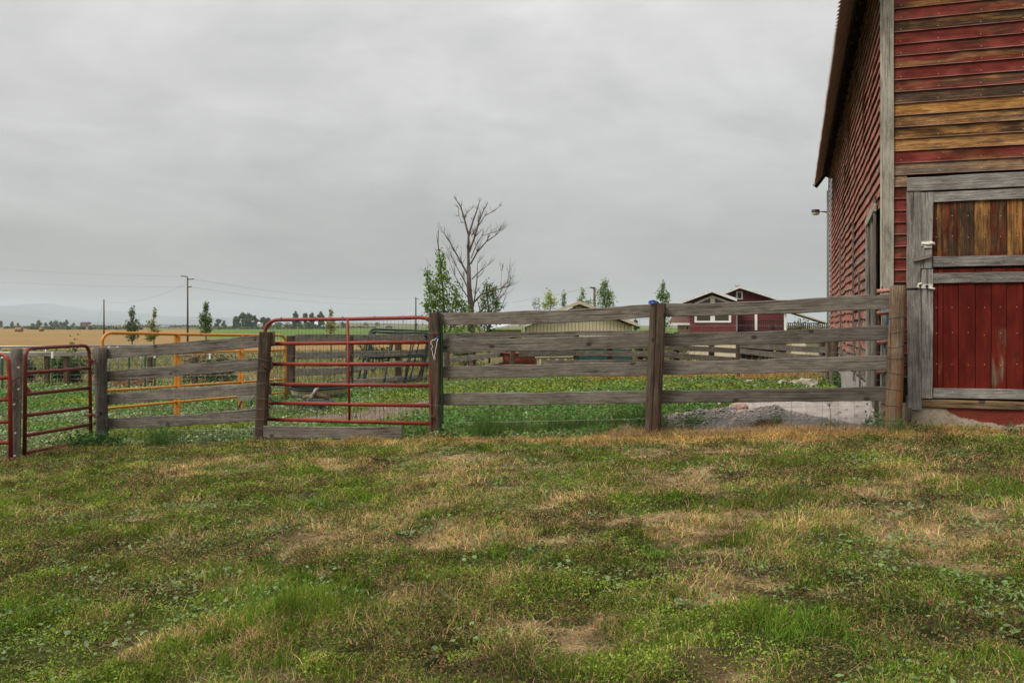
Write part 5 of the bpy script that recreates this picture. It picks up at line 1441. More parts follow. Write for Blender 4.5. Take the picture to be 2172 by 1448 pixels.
for pl, r, dy in limbs:
    pts = [at(px, py, YT+dy*(i/len(pl))*2) for i, (px, py) in enumerate(pl)]
    n_ = len(pts); mb.tube(pts, [r*.62*(1-.72*i/(n_-1)) for i in range(n_)], 6, caps=False)
    for i in range(1, n_): tips_.append((pts[i], (pts[i]-pts[i-1]).normalized(), r*(1-.72*i/(n_-1))))
mb.build('limb', M_BARK, dt)
mb = MB()
for p, d, r in tips_:
    for k in range(5):
        dd = (d + Vector((random.gauss(0, .6), random.gauss(0, .6), random.uniform(-.1, .45)))).normalized()
        hi_ = .45 if p.z > at(0, 470, YT).z else 1.0
        branchy(mb, p, dd, hi_*random.uniform(.25, .62), max(.008, r*.26), 1, .3, None, 3, .6, 4)
tag(mb.build('twig', M_BARK, dt), kind='stuff')
def crown_blobs(blobs, per, Y, seed):
    r_ = np.random.default_rng(seed); out_ = []
    for px, py, rx, ry, n in blobs:
        q = r_.normal(size=(int(n*per), 3)); q /= np.linalg.norm(q, axis=1)[:, None]; q *= (r_.random(len(q))**.55*r_.choice([1, 1, 1, 1.35], len(q)))[:, None]
        c_ = at(px, py, Y); k = Y/F
        out_.append(np.array(c_) + q*np.array([rx*k, min(rx, ry)*k, ry*k]))
    return np.concatenate(out_)
def foliage(name, parent, cen, size, c, var, seed, m=None):
    V, s_, l_, co = leaf_quads(cen, size, leaf_cols(len(cen), c, var, seed), .15, seed)
    return fast_mesh(name, V, s_, l_, m or M_LEAF, co, parent, tuple(W[parent.name].translation))
G1 = (.135, .235, .038)
pt_ = thing('poplar_tree', 'leafy green poplar left of the tall dead tree', 'tree', on(940, 43))
mb = MB(); Y_ = 43.2
for pl, r in (([(944, 770), (943, 690), (940, 620), (934, 560), (929, 515), (930, 488)], .07), ([(938, 760), (930, 700), (918, 650), (907, 600), (905, 575)], .05), ([(946, 760), (955, 700), (960, 650), (966, 615)], .05), ([(905, 585), (900, 575), (893, 570), (886, 575)], .015), ([(930, 540), (922, 525), (919, 535)], .015), ([(929, 520), (926, 500), (928, 490)], .015), ([(906, 580), (908, 560), (903, 545)], .012)):
    mb.tube([at(px, py, Y_) for px, py in pl], [r*(1-.8*i/(len(pl)-1)) for i in range(len(pl))], 6, caps=False)
mb.build('trunk', M_BARKT, pt_)
foliage('crown', pt_, crown_blobs([(934, 555, 12, 24, 1), (938, 588, 17, 28, 1.5), (926, 618, 20, 30, 1.6), (908, 582, 9, 18, .5), (912, 612, 14, 24, .9), (920, 648, 24, 22, 1.7), (945, 640, 24, 32, 1.8), (966, 612, 13, 22, .5), (972, 645, 18, 26, 1.1), (906, 650, 10, 14, .6), (985, 655, 16, 22, .6), (945, 668, 40, 14, 1.8), (940, 705, 45, 20, 1.5), (985, 668, 12, 16, .6), (975, 700, 35, 18, 1)], 215, Y_, 3), .12, G1, .35, 4)
st_ = thing('leafy_shrub_tree', 'darker bushy green tree right of the dead trunk', 'tree', on(1040, 45))
mb = MB()
for pl, r in (([(1038, 770), (1038, 700), (1036, 650), (1030, 600)], .06), ([(1036, 700), (1050, 660), (1055, 620)], .04), ([(1036, 700), (1018, 660), (1012, 630)], .04)):
    mb.tube([at(px, py, 45) for px, py in pl], [r*(1-.7*i/(len(pl)-1)) for i in range(len(pl))], 6, caps=False)
mb.build('trunk', M_BARKT, st_)
foliage('crown', st_, crown_blobs([(1032, 612, 8, 20, .8), (1045, 625, 12, 26, 1.5), (1028, 640, 14, 26, 1.5), (1052, 648, 13, 20, 1.2), (1038, 665, 26, 18, 1.8), (1020, 672, 12, 14, .8), (1015, 690, 30, 18, 1.5), (1040, 700, 20, 16, 1)], 190, 45, 6), .10, (.11, .19, .05), .35, 7)

def sapling(label, px, ytop, Y, blobs, c, n, leaf=.10, group='young trees beyond the corral', name='sapling'):
    b = on(px, Y); t = thing(name, label, 'tree', b, group)
    mb = MB(); tp = at(px, ytop, Y)
    h_ = tp.z-b.z
    pts = [b.lerp(tp, i/6)+Vector((random.gauss(0, .03), random.gauss(0, .03), 0))*h_*.25 for i in range(7)]; pts[-1] = tp
    mb.tube(pts, [max(.008, h_*.016*(1-i/6.3)) for i in range(7)], 6, caps=False)
    for i in range(14):
        k = random.uniform(.22, .92); p = b.lerp(tp, k); a_ = random.random()*6.28
        e_ = p + Vector((math.cos(a_), math.sin(a_), 1.3))*h_*.13*(1.1-k)
        mb.tube([p, e_], [h_*.006*(1.1-k), .004], 4, caps=False)
    mb.build('trunk', M_BARKT, t)
    foliage('crown', t, crown_blobs(blobs, n*.85, Y, int(px)), leaf, tuple(q*1.6 for q in c), .4, int(px)+1)
    return t
GD = (.075, .115, .042); GL = (.18, .23, .05)
sapling('spindly grey-green sapling left of the pair behind the orange panel', 280, 647, 70, [(280, 665, 6, 16, 1), (274, 690, 11, 14, 1.5), (286, 690, 12, 14, 1.5), (280, 710, 14, 14, 2)], (.075, .10, .05), 190, .16)
sapling('thin pale sapling between two darker ones behind the orange panel', 326, 652, 70, [(328, 665, 4, 13, .6), (322, 688, 9, 12, 1), (330, 705, 14, 10, 1.3), (318, 716, 12, 8, 1.3)], (.13, .15, .05), 170, .16)
sapling('dark green sapling left of the wide red gate', 436, 638, 70, [(437, 655, 6, 16, 1.2), (431, 676, 10, 14, 1.5), (441, 680, 10, 14, 1.5), (436, 698, 13, 14, 2)], GD, 210, .16)
sapling('pale yellowish sapling seen through the wide red gate', 702, 648, 66, [(702, 665, 5, 14, .8), (698, 690, 9, 16, 1.2), (706, 692, 9, 16, 1.2), (702, 715, 10, 12, 1)], (.14, .145, .05), 150, .14)
sapling('bare-topped small tree left of the shed roof', 1137, 628, 75, [(1133, 642, 6, 14, .6), (1142, 645, 6, 12, .6)], (.07, .10, .05), 110, .12)
sapling('yellow-green poplar left of the shed ridge', 1166, 612, 74, [(1164, 630, 9, 16, 1.2), (1172, 642, 12, 14, 1.5), (1157, 646, 9, 12, 1)], GL, 190, .14)
sapling('small narrow poplar at the shed ridge', 1196, 616, 74, [(1196, 630, 6, 13, 1), (1196, 645, 6, 8, .8)], (.085, .13, .04), 170, .13)
sapling('poplar left of the brown utility pole', 1235, 610, 78, [(1236, 622, 6, 12, .8), (1232, 636, 9, 10, 1), (1248, 642, 13, 10, 1.2)], (.09, .14, .04), 170, .14)
sapling('tallest poplar right of the brown utility pole', 1283, 588, 76, [(1282, 605, 9, 15, 1.2), (1278, 625, 14, 17, 2), (1292, 630, 15, 17, 2), (1284, 645, 22, 12, 2)], (.085, .14, .035), 230, .14)
sapling('young poplar rising behind the middle post of the right fence', 1405, 595, 62, [(1406, 608, 6, 12, .8), (1400, 625, 9, 14, 1.2), (1413, 630, 10, 14, 1.2), (1407, 648, 16, 14, 1.8), (1412, 690, 12, 26, 1.5)], (.075, .13, .03), 210, .12)
sapling('dark spruce at the end of the yellow shed', 1348, 672, 95, [(1348, 684, 5, 7, 1), (1350, 694, 7, 6, 1.4)], (.035, .065, .035), 150, .2)

def bush(label, px, Y, w_, h_, c, n, leaf, seed, name='bush', group=None, m=None):
    b = on(px, Y); t = thing(name, label, 'bush', b, group)
    mb = MB()
    for i in range(9):
        a_ = random.random()*6.28; r_ = random.random()*.4
        mb.tube([b, b+Vector((math.cos(a_)*w_*r_, math.sin(a_)*w_*r_*.6, h_*random.uniform(.5, .9)))], [.018, .006], 4, caps=False)
    mb.build('stem', M_BARKT, t)
    r2 = np.random.default_rng(seed)
    ks = np.array([[r2.uniform(-.42, .42)*w_, r2.uniform(-.3, .3)*w_, r2.uniform(.25, .8)*h_] for _ in range(9)])
    cen = ks[r2.integers(0, 9, n)] + r2.normal(size=(n, 3))*np.array([w_*.13, w_*.1, h_*.14])
    cen[:, 2] = np.clip(cen[:, 2], .03, None)
    foliage('foliage', t, cen + np.array(b), leaf, c, .4, seed, m)
    return t
bush('dense dark green bush inside the mesh fence seen through the small red gate', 162, 30.0, 1.25, 1.15, (.035, .070, .024), 1500, .09, 70)
bush('grey-green bush at the left side of the small red gate opening', 66, 30.5, .8, .85, (.055, .075, .045), 700, .08, 71)
bush('pale leafy weeds rising over the top board behind the small gate', 150, 30.8, .9, 1.55, (.085, .125, .035), 500, .10, 72)
bush('brown-green bush behind the left plank fence right of the orange upright', 447, 29.5, 1.7, 1.0, (.060, .072, .032), 1300, .08, 73)
bush('russet dry bush by the fence post right of the orange upright', 412, 29.6, .6, 1.2, (.14, .085, .045), 500, .06, 74)
bush('dark leafy bush behind the dark green panels', 792, 40, 1.0, 1.3, (.040, .070, .028), 900, .10, 75)
bush('green bush below the poplar at the right edge of the red gate', 905, 41, .8, 1.6, G1, 500, .11, 76)
bush('pale green willow bush beside the low wing of the red house', 1425, 60, 2.2, 2.2, (.13, .18, .04), 1100, .13, 77)
bush('far green tree top under the porch roof of the red house', 1688, 92, 4.2, 3.4, (.10, .14, .05), 900, .25, 78)
bush('far green bush beside the far barn corner', 1752, 90, 2.0, 2.6, (.08, .13, .04), 500, .25, 79)
bush('green hedge at the right foot of the yellow shed', 1372, 64, 2.2, 1.4, (.09, .13, .035), 800, .13, 80)
bush('low green bushes under the back fence by the yellow shed', 985, 45, 3.0, 1.6, (.085, .13, .035), 1000, .12, 81)
# brush pile of dry twigs
bq = thing('brush_pile', 'pile of dry brown brush beyond the left plank fence', 'brush pile', on(278, 28.3))
mb = MB()
for i in range(170):
    c_ = on(278+random.gauss(0, 17), 28.3+random.gauss(0, .4)); a_ = random.random()*6.28; l_ = random.uniform(.3, .9)
    c_.z += abs(random.gauss(0, .16)); d_ = Vector((math.cos(a_), math.sin(a_)*.5, random.uniform(-.15, .45)))*l_*.5
    mb.tube([c_-d_, c_+d_*.2+Vector((0, 0, .04)), c_+d_], [.012, .010, .005], 4, caps=False)
tag(mb.build('twigs', plain('dry_brush', (.20, .11, .06), .9, .1), bq), kind='stuff')

# far trees: one per crown that stands apart
def far_tree(label, px, ytop, ybase, wpx, Y, c, seed, n=620):
    b = on(px, Y); k = Y/F; hgt = (ybase-ytop)*k; wd = wpx*k
    t = thing('field_tree', label, 'tree', b, 'trees far across the fields')
    MB().tube([b-Vector((0, 0, .5)), b+Vector((0, 0, hgt*.5))], [hgt*.035, hgt*.02], 6).build('trunk', M_BARKT, t)
    r_ = np.random.default_rng(seed)
    nk = 14
    ks = np.stack([r_.uniform(-.36, .36, nk)*wd, r_.uniform(-.36, .36, nk)*wd, r_.uniform(.12, .84, nk)*hgt], 1)
    ks[0] = (0, 0, hgt*.88); ks[:, 0] *= np.clip(1.35-ks[:, 2]/hgt, .3, 1.0)
    q = r_.normal(size=(n, 3)); q /= np.linalg.norm(q, axis=1)[:, None]
    cen = ks[r_.integers(0, nk, n)] + q*(r_.random(n)**.4)[:, None]*np.array([wd*.20, wd*.20, hgt*.16])
    foliage('crown', t, cen + np.array(b), max(.9, hgt*.15), c, .3, seed, M_FAR)
FT = [(2, 677, 692, 14, 1150, GD, 'far tree cut by the left edge under the mountains'), (26, 679, 693, 14, 1150, GD, 'far round tree near the left edge'), (38, 682, 693, 9, 1150, GD, 'small far tree right of the round one near the left edge'),
 (70, 682, 692, 12, 1200, GD, 'low far tree left of the far row'), (83, 676, 692, 13, 1180, GD, 'pointed far tree at the left of the far row'), (97, 680, 692, 12, 1180, GD, 'low tree second in the far row'), (108, 677, 692, 13, 1170, GD, 'broad far tree in the far row under the mountain'), (119, 676, 692, 13, 1160, GD, 'dark broad far tree in the middle of the far row'), (129, 679, 692, 11, 1160, GD, 'lower tree right of the broad far tree'), (140, 675, 692, 11, 1130, GD, 'rounded dark far tree standing highest in the far row'), (155, 681, 692, 11, 1130, GD, 'last low tree of the far row left of the red barn'),
 (462, 674, 694, 16, 900, GD, 'left rounded tree of the pair before the big far clump'), (475, 677, 694, 13, 900, GD, 'low right tree of the pair before the big far clump'), (500, 669, 695, 18, 860, GD, 'pointed tree at the left end of the big far clump'), (514, 661, 695, 18, 860, GD, 'highest tree of the big far clump'), (526, 663, 695, 22, 850, (.07, .095, .04), 'olive tree in the middle of the big far clump'), (540, 668, 695, 18, 850, (.065, .085, .04), 'round tree right of the olive one in the far clump'), (558, 671, 695, 17, 840, (.085, .095, .05), 'pale thin tree at the right of the big far clump'), (570, 672, 695, 16, 840, GD, 'last tree of the big far clump by the gate bend'),
 (591, 681, 695, 22, 830, GD, 'low tree under the left bend of the wide red gate'), (610, 682, 695, 24, 830, GD, 'low tree just right of the gate bend'), (627, 659, 695, 15, 800, (.06, .085, .035), 'open-crowned tree rising left over the gate top rail'), (635, 680, 695, 24, 800, GD, 'dark bushy tree below the gate top rail'), (649, 662, 695, 14, 800, GD, 'dark tree second over the gate top rail'), (662, 662, 695, 16, 800, GD, 'third tree rising over the gate top rail'), (680, 660, 695, 15, 800, GD, 'fourth tree rising over the gate top rail'), (727, 679, 691, 15, 1200, GD, 'small tree on the low hill right of the pale sapling'), (800, 680, 688, 12, 1500, GD, 'tiny tree on the crest of the low hill'), (776, 681, 688, 12, 1500, GD, 'tiny flat tree on the crest of the low hill'), (883, 682, 690, 8, 1300, GD, 'tiny tree below the pole on the low hill')]
for i, (px, a_, b_, w_, Y, c, lab) in enumerate(FT): far_tree(lab, px, a_, b_, w_, Y, c, 200+i)

# low hedgerows and field margins far off
r_ = np.random.default_rng(401); cs_ = []
for px0, px1, Y, hh, nn in ((8, 175, 1000, 2.6, 900), (60, 180, 640, 1.6, 500), (175, 240, 1450, 4, 300), (190, 300, 620, 1.2, 260), (230, 440, 1250, 4.0, 700), (440, 600, 700, 2.0, 420), (585, 700, 720, 2.6, 380), (690, 800, 1000, 2.0, 260)):
    px = r_.uniform(px0, px1, nn); y = Y + r_.normal(0, Y*.03, nn); x = (px-HX)/F*y
    cs_.append(np.stack([x, y, H(x, y) + r_.random(nn)*hh*(.4+.6*fbm(px, px*0, 9, 7))], 1))
cen = np.concatenate(cs_)
V, s_, l_, co = leaf_quads(cen, 3.2, leaf_cols(len(cen), (.060, .085, .036), .4, 8), .1, 9)
tag(fast_mesh('hedgerows', V, s_, l_, M_FAR, co), kind='stuff')

# ------------------------------------------------------------------ grass and weeds
def blades(name, x, y, z, h, wd, lean, col, m=M_GRASS, seed=0, curl=.5):
    r_ = np.random.default_rng(seed); n = len(x)
    ya = r_.uniform(0, 2*np.pi, n); la = r_.uniform(0, 2*np.pi, n)
    ex = np.stack([np.cos(ya), np.sin(ya), np.zeros(n)], 1)*(wd*.5)[:, None]
    ld = np.stack([np.cos(la), np.sin(la), np.zeros(n)], 1)
    base = np.stack([x, y, z], 1)
    up = np.sqrt(np.clip(1-lean**2, .02, 1))
    mid = base + (ld*(lean*h*.40)[:, None]); mid[:, 2] += up*h*.55
    tip = base + (ld*(lean*h*(.85+curl*.5))[:, None]); tip[:, 2] += np.maximum(.004, up*h*(1.0-curl*lean*.5))
    V = np.stack([base-ex, base+ex, mid-ex*.75, mid+ex*.75, tip], 1).reshape(-1, 3)
    o_ = np.arange(n)[:, None]*5
    lp = np.concatenate([o_+0, o_+1, o_+3, o_+2, o_+2, o_+3, o_+4], 1).ravel()
    sz = np.tile([4, 3], n)
    cc = np.repeat(col, 5, 0).reshape(n, 5, 3).copy()
    return fast_mesh(name, V, sz, lp, m, cc.reshape(-1, 3))

def sample(n, y0, y1, pw, seed, spread=.62):
    """ground points, denser near the camera (density ~ Y^-pw)"""
    r_ = np.random.default_rng(seed)
    t = np.linspace(y0, y1, 400); d = t**(1-pw); cdf = np.cumsum(d); cdf /= cdf[-1]
    Y = np.interp(r_.random(n), cdf, t); X = r_.uniform(-1, 1, n)*(spread*Y+.5)
    return X, Y, r_
def lawn_ok(X, Y): return (Y < fence_y(X)-.02) & (Y > 2.6)
def thin(keep, *arr): return tuple(a[keep] for a in arr)

# short lawn: grass blades and straw
X, Y, r_ = sample(1250000, 2.75, 13.6, 1.0, 101)
k = lawn_masks(X, Y)
soilm = np.clip(k['soil'], 0, 1)
ws = .26 + 2.1*sstep(.48, .62, k['s']) + 5*k['strip']
wdk = .30 + 3.2*sstep(.52, .62, k['d'])*(1-k['strip'])
wg = .85 + 2.4*sstep(.52, .64, k['g'])*(1-k['strip'])
wy = .34 + 2.4*sstep(.52, .64, k['y'])*(1-k['strip'])
T = ws+wdk+wg+wy; u = r_.random(len(X))*T
kind = np.where(u < ws, 0, np.where(u < ws+wdk, 1, np.where(u < ws+wdk+wg, 2, 3)))
bare = .8*sstep(.54, .70, k['s'])*(1-k['strip'])
cover = (.42 + .58*sstep(.40, .54, fbm(X, Y, .30, 57)))*(1-.62*bare)*(1-.85*soilm)
mound = .25 + 2.0*sstep(.36, .70, fbm(X, Y, .26, 62, 4))
keep = lawn_ok(X, Y) & (r_.random(len(X)) < cover)
X, Y, kind, mound, kg, st2 = thin(keep, X, Y, kind, mound, k['g'], k['strip'])
far_ = np.clip((Y-3)/8, 0, 1); sS = .5*fbm(X, Y, .5, 60) + .5*sstep(.25, .75, fbm(X, Y, .2, 59, 3))
isb = (kind == 0) | (kind == 2)
def lawn_blades(q):
    x, y, kd, mo, g_, s2, fr, tone = thin(q, X, Y, kind, mound, kg, st2, far_, sS); n = len(x)
    gr = kd == 2
    hgt = np.where(gr, r_.uniform(.022, .055, n)*(.8+.9*sstep(.62, .95, g_)), r_.uniform(.022, .060, n))*mo
    wid = np.where(gr, r_.uniform(.0024, .0044, n), r_.uniform(.0018, .0034, n))*(1+1.3*fr)
    lean = np.where(gr, r_.uniform(.1, .8, n), r_.uniform(.35, .99, n))
    cg = np.array([.112, .192, .022])*r_.uniform(.6, 1.5, n)[:, None]; cg[:, 0] *= r_.uniform(.8, 1.5, n)
    cs = np.array([.58, .385, .185])*(1-s2[:, None]) + np.array([.52, .32, .125])*s2[:, None]
    cs = cs*r_.uniform(.55, 1.3, n)[:, None]
    col = np.where(gr[:, None], cg, cs)*(.42+1.10*tone)[:, None]
    return blades('lawn_grass', x, y, H(x, y)-.004, hgt, wid, lean, col, seed=5)
tag(lawn_blades(isb), kind='stuff')
# low matted plants: knotweed going brown, yellow-green clover
def lawn_mat(q):
    x, y, kd, mo, fr, tone = thin(q, X, Y, kind, mound, far_, sS); n = len(x)
    dk_ = kd == 1
    z = H(x, y) + r_.random(n)**.7*np.where(dk_, .046, .034)*mo
    c = np.where(dk_[:, None], np.array([.070, .084, .026]), np.array([.150, .205, .028]))*r_.uniform(.55, 1.45, n)[:, None]
    b_ = dk_ & (r_.random(n) < .45); c[b_] = np.array([.195, .110, .052])*r_.uniform(.6, 1.35, b_.sum())[:, None]
    c *= (.42+1.10*tone)[:, None]
    V, s_, l_, co = leaf_quads(np.stack([x, y, z], 1), np.where(dk_, .0115, .0125)*(1+1.0*fr), c, .25, 19, .62)
    return fast_mesh('lawn_mat', V, s_, l_, M_WEED, co)
tag(lawn_mat(~isb), kind='stuff')

# longer tufts
tx, ty = [], []
r_ = np.random.default_rng(77)
Xc, Yc, _ = sample(3600, 2.8, 12.5, .8, 103)
kk = lawn_masks(Xc, Yc)
ok = lawn_ok(Xc, Yc) & (r_.random(len(Xc)) < (.16+.8*sstep(.52, .85, kk['g'])+.3*kk['strip']))
Xc, Yc = thin(ok, Xc, Yc); m_ = 26
X = np.repeat(Xc, m_) + r_.normal(0, .035, len(Xc)*m_); Y = np.repeat(Yc, m_) + r_.normal(0, .035, len(Yc)*m_)
n = len(X); stp = lawn_masks(X, Y)['strip'] > .4
col = np.where(stp[:, None], np.array([.50, .32, .14]), np.array([.110, .205, .024]))*r_.uniform(.7, 1.35, n)[:, None]
tag(blades('tall_grass', X, Y, H(X, Y)-.004, r_.uniform(.03, .11, n)*np.where(stp, .75, .35+.75*sstep(.5, .8, lawn_masks(X, Y)['g'])), r_.uniform(.003, .0055, n), r_.uniform(.15, .85, n), col, seed=9), kind='stuff')
# straw litter lying flat
X, Y, r_ = sample(42000, 2.75, 12.6, .9, 107)
kk = lawn_masks(X, Y); ok = lawn_ok(X, Y) & (r_.random(len(X)) < .22+.75*sstep(.46, .6, kk['s'])+.6*kk['strip'])
X, Y = thin(ok, X, Y); n = len(X)
tag(blades('straw', X, Y, H(X, Y)+.006, r_.uniform(.03, .11, n), r_.uniform(.0016, .0030, n)*(1+.08*Y), r_.uniform(.93, .995, n), np.array([.46, .33, .19])*r_.uniform(.5, 1.2, n)[:, None], seed=11), kind='stuff')
# mallow and other flat weeds
def disc_leaves(name, cen, size, tilt, col, seed, m=M_WEED, nv=7):
    r_ = np.random.default_rng(seed); n = len(cen)
    nrm = np.stack([r_.normal(0, tilt, n), r_.normal(0, tilt, n), np.ones(n)], 1); nrm /= np.linalg.norm(nrm, axis=1)[:, None]
    a = np.cross(nrm, r_.normal(size=(n, 3))); a /= np.linalg.norm(a, axis=1)[:, None]; b = np.cross(nrm, a)
    th = np.linspace(0, 2*np.pi, nv, endpoint=False)
    rad = size[:, None]*.5*(1+.12*r_.normal(size=(n, nv)))
    V = cen[:, None, :] + a[:, None, :]*(np.cos(th)*rad)[..., None] + b[:, None, :]*(np.sin(th)*rad)[..., None] + nrm[:, None, :]*(size[:, None, None]*.10*np.cos(th*2)[None, :, None])
    return fast_mesh(name, V.reshape(-1, 3), np.full(n, nv), np.arange(n*nv), m, np.repeat(col, nv, 0))
r_ = np.random.default_rng(91)
Xc, Yc, _ = sample(430, 2.9, 11.5, .55, 109)
ok = lawn_ok(Xc, Yc) & (fbm(Xc, Yc, 1.2, 33) > .52); Xc, Yc = thin(ok, Xc, Yc); m_ = 13
sp_ = np.repeat(r_.uniform(.04, .13, len(Xc)), m_)
X = np.repeat(Xc, m_) + r_.normal(0, 1, len(Xc)*m_)*sp_; Y = np.repeat(Yc, m_) + r_.normal(0, 1, len(Xc)*m_)*sp_
n = len(X); cen = np.stack([X, Y, H(X, Y)+r_.uniform(.018, .055, n)], 1)
tag(disc_leaves('mallow_leaves', cen, r_.uniform(.012, .030, n), .45, np.array([.155, .215, .100])*r_.uniform(.65, 1.25, n)[:, None], 13), kind='stuff')
Xc, Yc, _ = sample(2200, 3.0, 12.0, .25, 111)
ok = lawn_ok(Xc, Yc) & (fbm(Xc, Yc, .9, 36) > .5); Xc, Yc = thin(ok, Xc, Yc); m_ = 16
sp_ = np.repeat(r_.uniform(.03, .10, len(Xc)), m_)
X = np.repeat(Xc, m_) + r_.normal(0, 1, len(Xc)*m_)*sp_; Y = np.repeat(Yc, m_) + r_.normal(0, 1, len(Xc)*m_)*sp_
n = len(X); cen = np.stack([X, Y, H(X, Y)+r_.uniform(.01, .045, n)], 1)
V, s_, l_, co = leaf_quads(cen, .030, np.array([.145, .205, .072])*r_.uniform(.65, 1.3, n)[:, None], .6, 15, .45)
tag(fast_mesh('lawn_weeds', V, s_, l_, M_WEED, co), kind='stuff')

# broad-leaved weeds filling the corral
r_ = np.random.default_rng(121)
t = np.linspace(10.2, 34, 500); d = t**(-.55); cdf = np.cumsum(d); cdf /= cdf[-1]; N_ = 170000
Y = np.interp(r_.random(N_), cdf, t); X = r_.uniform(-.64, .47, N_)*Y
f1 = fbm(X, Y, 1.2, 5); f2 = fbm(X, Y, .45, 17)
grav = np.exp(-(((X+2.9)/1.3)**2 + ((Y-15.9)/1.5)**2))*1.1 + np.exp(-(((X+2.0)/.9)**2+((Y-18)/1.6)**2))
rub = np.exp(-(((X-2.75)/1.45)**2 + ((Y-11.75)/.60)**2))*1.5 + ((X > 2.3) & (Y < 13.0))*1.0
inb = (X-BC.x)*BU.x + (Y-BC.y)*BU.y > -.2
inb &= (X-BC.x)*BV.x + (Y-BC.y)*BV.y > -.1
keep = (Y > fence_y(X)+.04) & ~inb & (grav + (f1-.5)*.9 < .50+.25*r_.random(N_)) & (rub + (f1-.5)*.5 < .55+.35*r_.random(N_)) & (r_.random(N_) < .55+.6*sstep(.35, .55, f2)) & (r_.random(N_) < np.where(X > -3.5, sstep(27, 22, Y), sstep(34, 29, Y)))
X, Y, f1, f2 = thin(keep, X, Y, f1, f2); n = len(X)
hw = .035 + .13*sstep(.40, .72, f2)
cen = np.stack([X, Y, H(X, Y)+r_.uniform(.01, 1, n)*hw], 1)
c1 = np.array([.090, .185, .042]); c2 = np.array([.155, .205, .030]); c3 = np.array([.20, .245, .13])
mixy = sstep(.5, .68, fbm(X, Y*.7, 2.6, 26) + .12*sstep(15, 20, Y)*(X > -2)); mixw = sstep(.38, .55, fbm(X, Y, 1.6, 28))*(X < -3.2)
col = c1*(1-mixy[:, None]) + c2*mixy[:, None]; col = col*(1-.7*mixw[:, None]) + c3*.7*mixw[:, None]
col = col*r_.uniform(.6, 1.4, n)[:, None]
wf = (r_.random(n) < .03+.09*mixw); col[wf] = np.array([.34, .38, .27])*r_.uniform(.8, 1.2, wf.sum())[:, None]
sz_ = .042*(1+.055*(Y-10))
V, s_, l_, co = leaf_quads(cen, sz_, col, .55, 23, .75)
tag(fast_mesh('corral_weeds', V, s_, l_, M_WEED, co), kind='stuff')
# thin grass blades among them
n = 26000; Y = np.interp(r_.random(n), cdf, t); X = r_.uniform(-.64, .42, n)*Y
inb = ((X-BC.x)*BU.x + (Y-BC.y)*BU.y > -.2) & ((X-BC.x)*BV.x + (Y-BC.y)*BV.y > -.1)
X, Y = thin((Y > fence_y(X)+.05) & ~inb & ~((X > 2.3) & (Y < 13)), X, Y); n = len(X)
col = np.where((r_.random(n) < .35)[:, None], np.array([.30, .22, .10]), np.array([.085, .125, .035]))*r_.uniform(.7, 1.3, n)[:, None]
tag(blades('corral_grass', X, Y, H(X, Y), r_.uniform(.06, .22, n), r_.uniform(.004, .008, n)*(1+.05*(Y-10)), r_.uniform(.15, .8, n), col, seed=31), kind='stuff')
# taller weeds along the inside of the right fence
n = 7000; X = np.concatenate([r_.normal(-.5, .45, n//2), r_.normal(1.2, .8, n//2)]); Y = fence_y(X) + .12 + np.abs(r_.normal(0, .55, n)); f_ = fbm(X, Y, .35, 71)
X, Y, f_ = thin((f_ > .48) & (X < 2.0), X, Y, f_); n = len(X)
tag(blades('tall_weeds', X, Y, H(X, Y), r_.uniform(.07, .24, n)*(.4+1.6*(f_-.45)*3), r_.uniform(.004, .008, n), r_.uniform(.1, .7, n), np.array([.095, .165, .040])*r_.uniform(.6, 1.4, n)[:, None], seed=39), kind='stuff')
# dry grass along the back of the corral
n = 9000; X = r_.uniform(2.0, 9.0, n); Y = r_.uniform(23.5, 30, n)
inb = ((X-BC.x)*BU.x + (Y-BC.y)*BU.y > -.3); X, Y = thin(~inb, X, Y); n = len(X)
tag(blades('dry_grass', X, Y, H(X, Y), r_.uniform(.1, .3, n), r_.uniform(.010, .016, n), r_.uniform(.2, .8, n), np.array([.40, .23, .09])*r_.uniform(.6, 1.3, n)[:, None], seed=33), kind='stuff')
n = 9000; X = r_.uniform(1.2, 5.0, n); Y = fence_y(X) + r_.uniform(-.15, .42, n)*r_.random(n)**.6
for px, Y_ in ((922, 11.96), (1384, 11.05), (1893, 10.35), (551, 12.6), (216, 13.64), (29, 11.5)):
    b = on(px, Y_); m_ = 260
    X = np.append(X, b.x + r_.normal(0, .11, m_)); Y = np.append(Y, b.y - .07 + r_.normal(0, .06, m_))
n = len(X)
tag(blades('dry_fringe_grass', X, Y, H(X, Y), r_.uniform(.04, .13, n), r_.uniform(.003, .006, n), r_.uniform(.3, .95, n), np.array([.42, .27, .13])*r_.uniform(.5, 1.3, n)[:, None], seed=37), kind='stuff')
# rough grass past the paddock
n = 42000; Y = r_.uniform(28, 95, n); X = r_.uniform(-.66, .40, n)*Y
col = np.array([.13, .135, .05])*r_.uniform(.6, 1.5, n)[:, None]; dr = r_.random(n) < .3; col[dr] = np.array([.26, .19, .09])*r_.uniform(.7, 1.3, dr.sum())[:, None]
tag(blades('rough_grass', X, Y, H(X, Y), r_.uniform(.12, .42, n), r_.uniform(.02, .04, n)*(Y/40), r_.uniform(.2, .8, n), col, seed=35), kind='stuff')

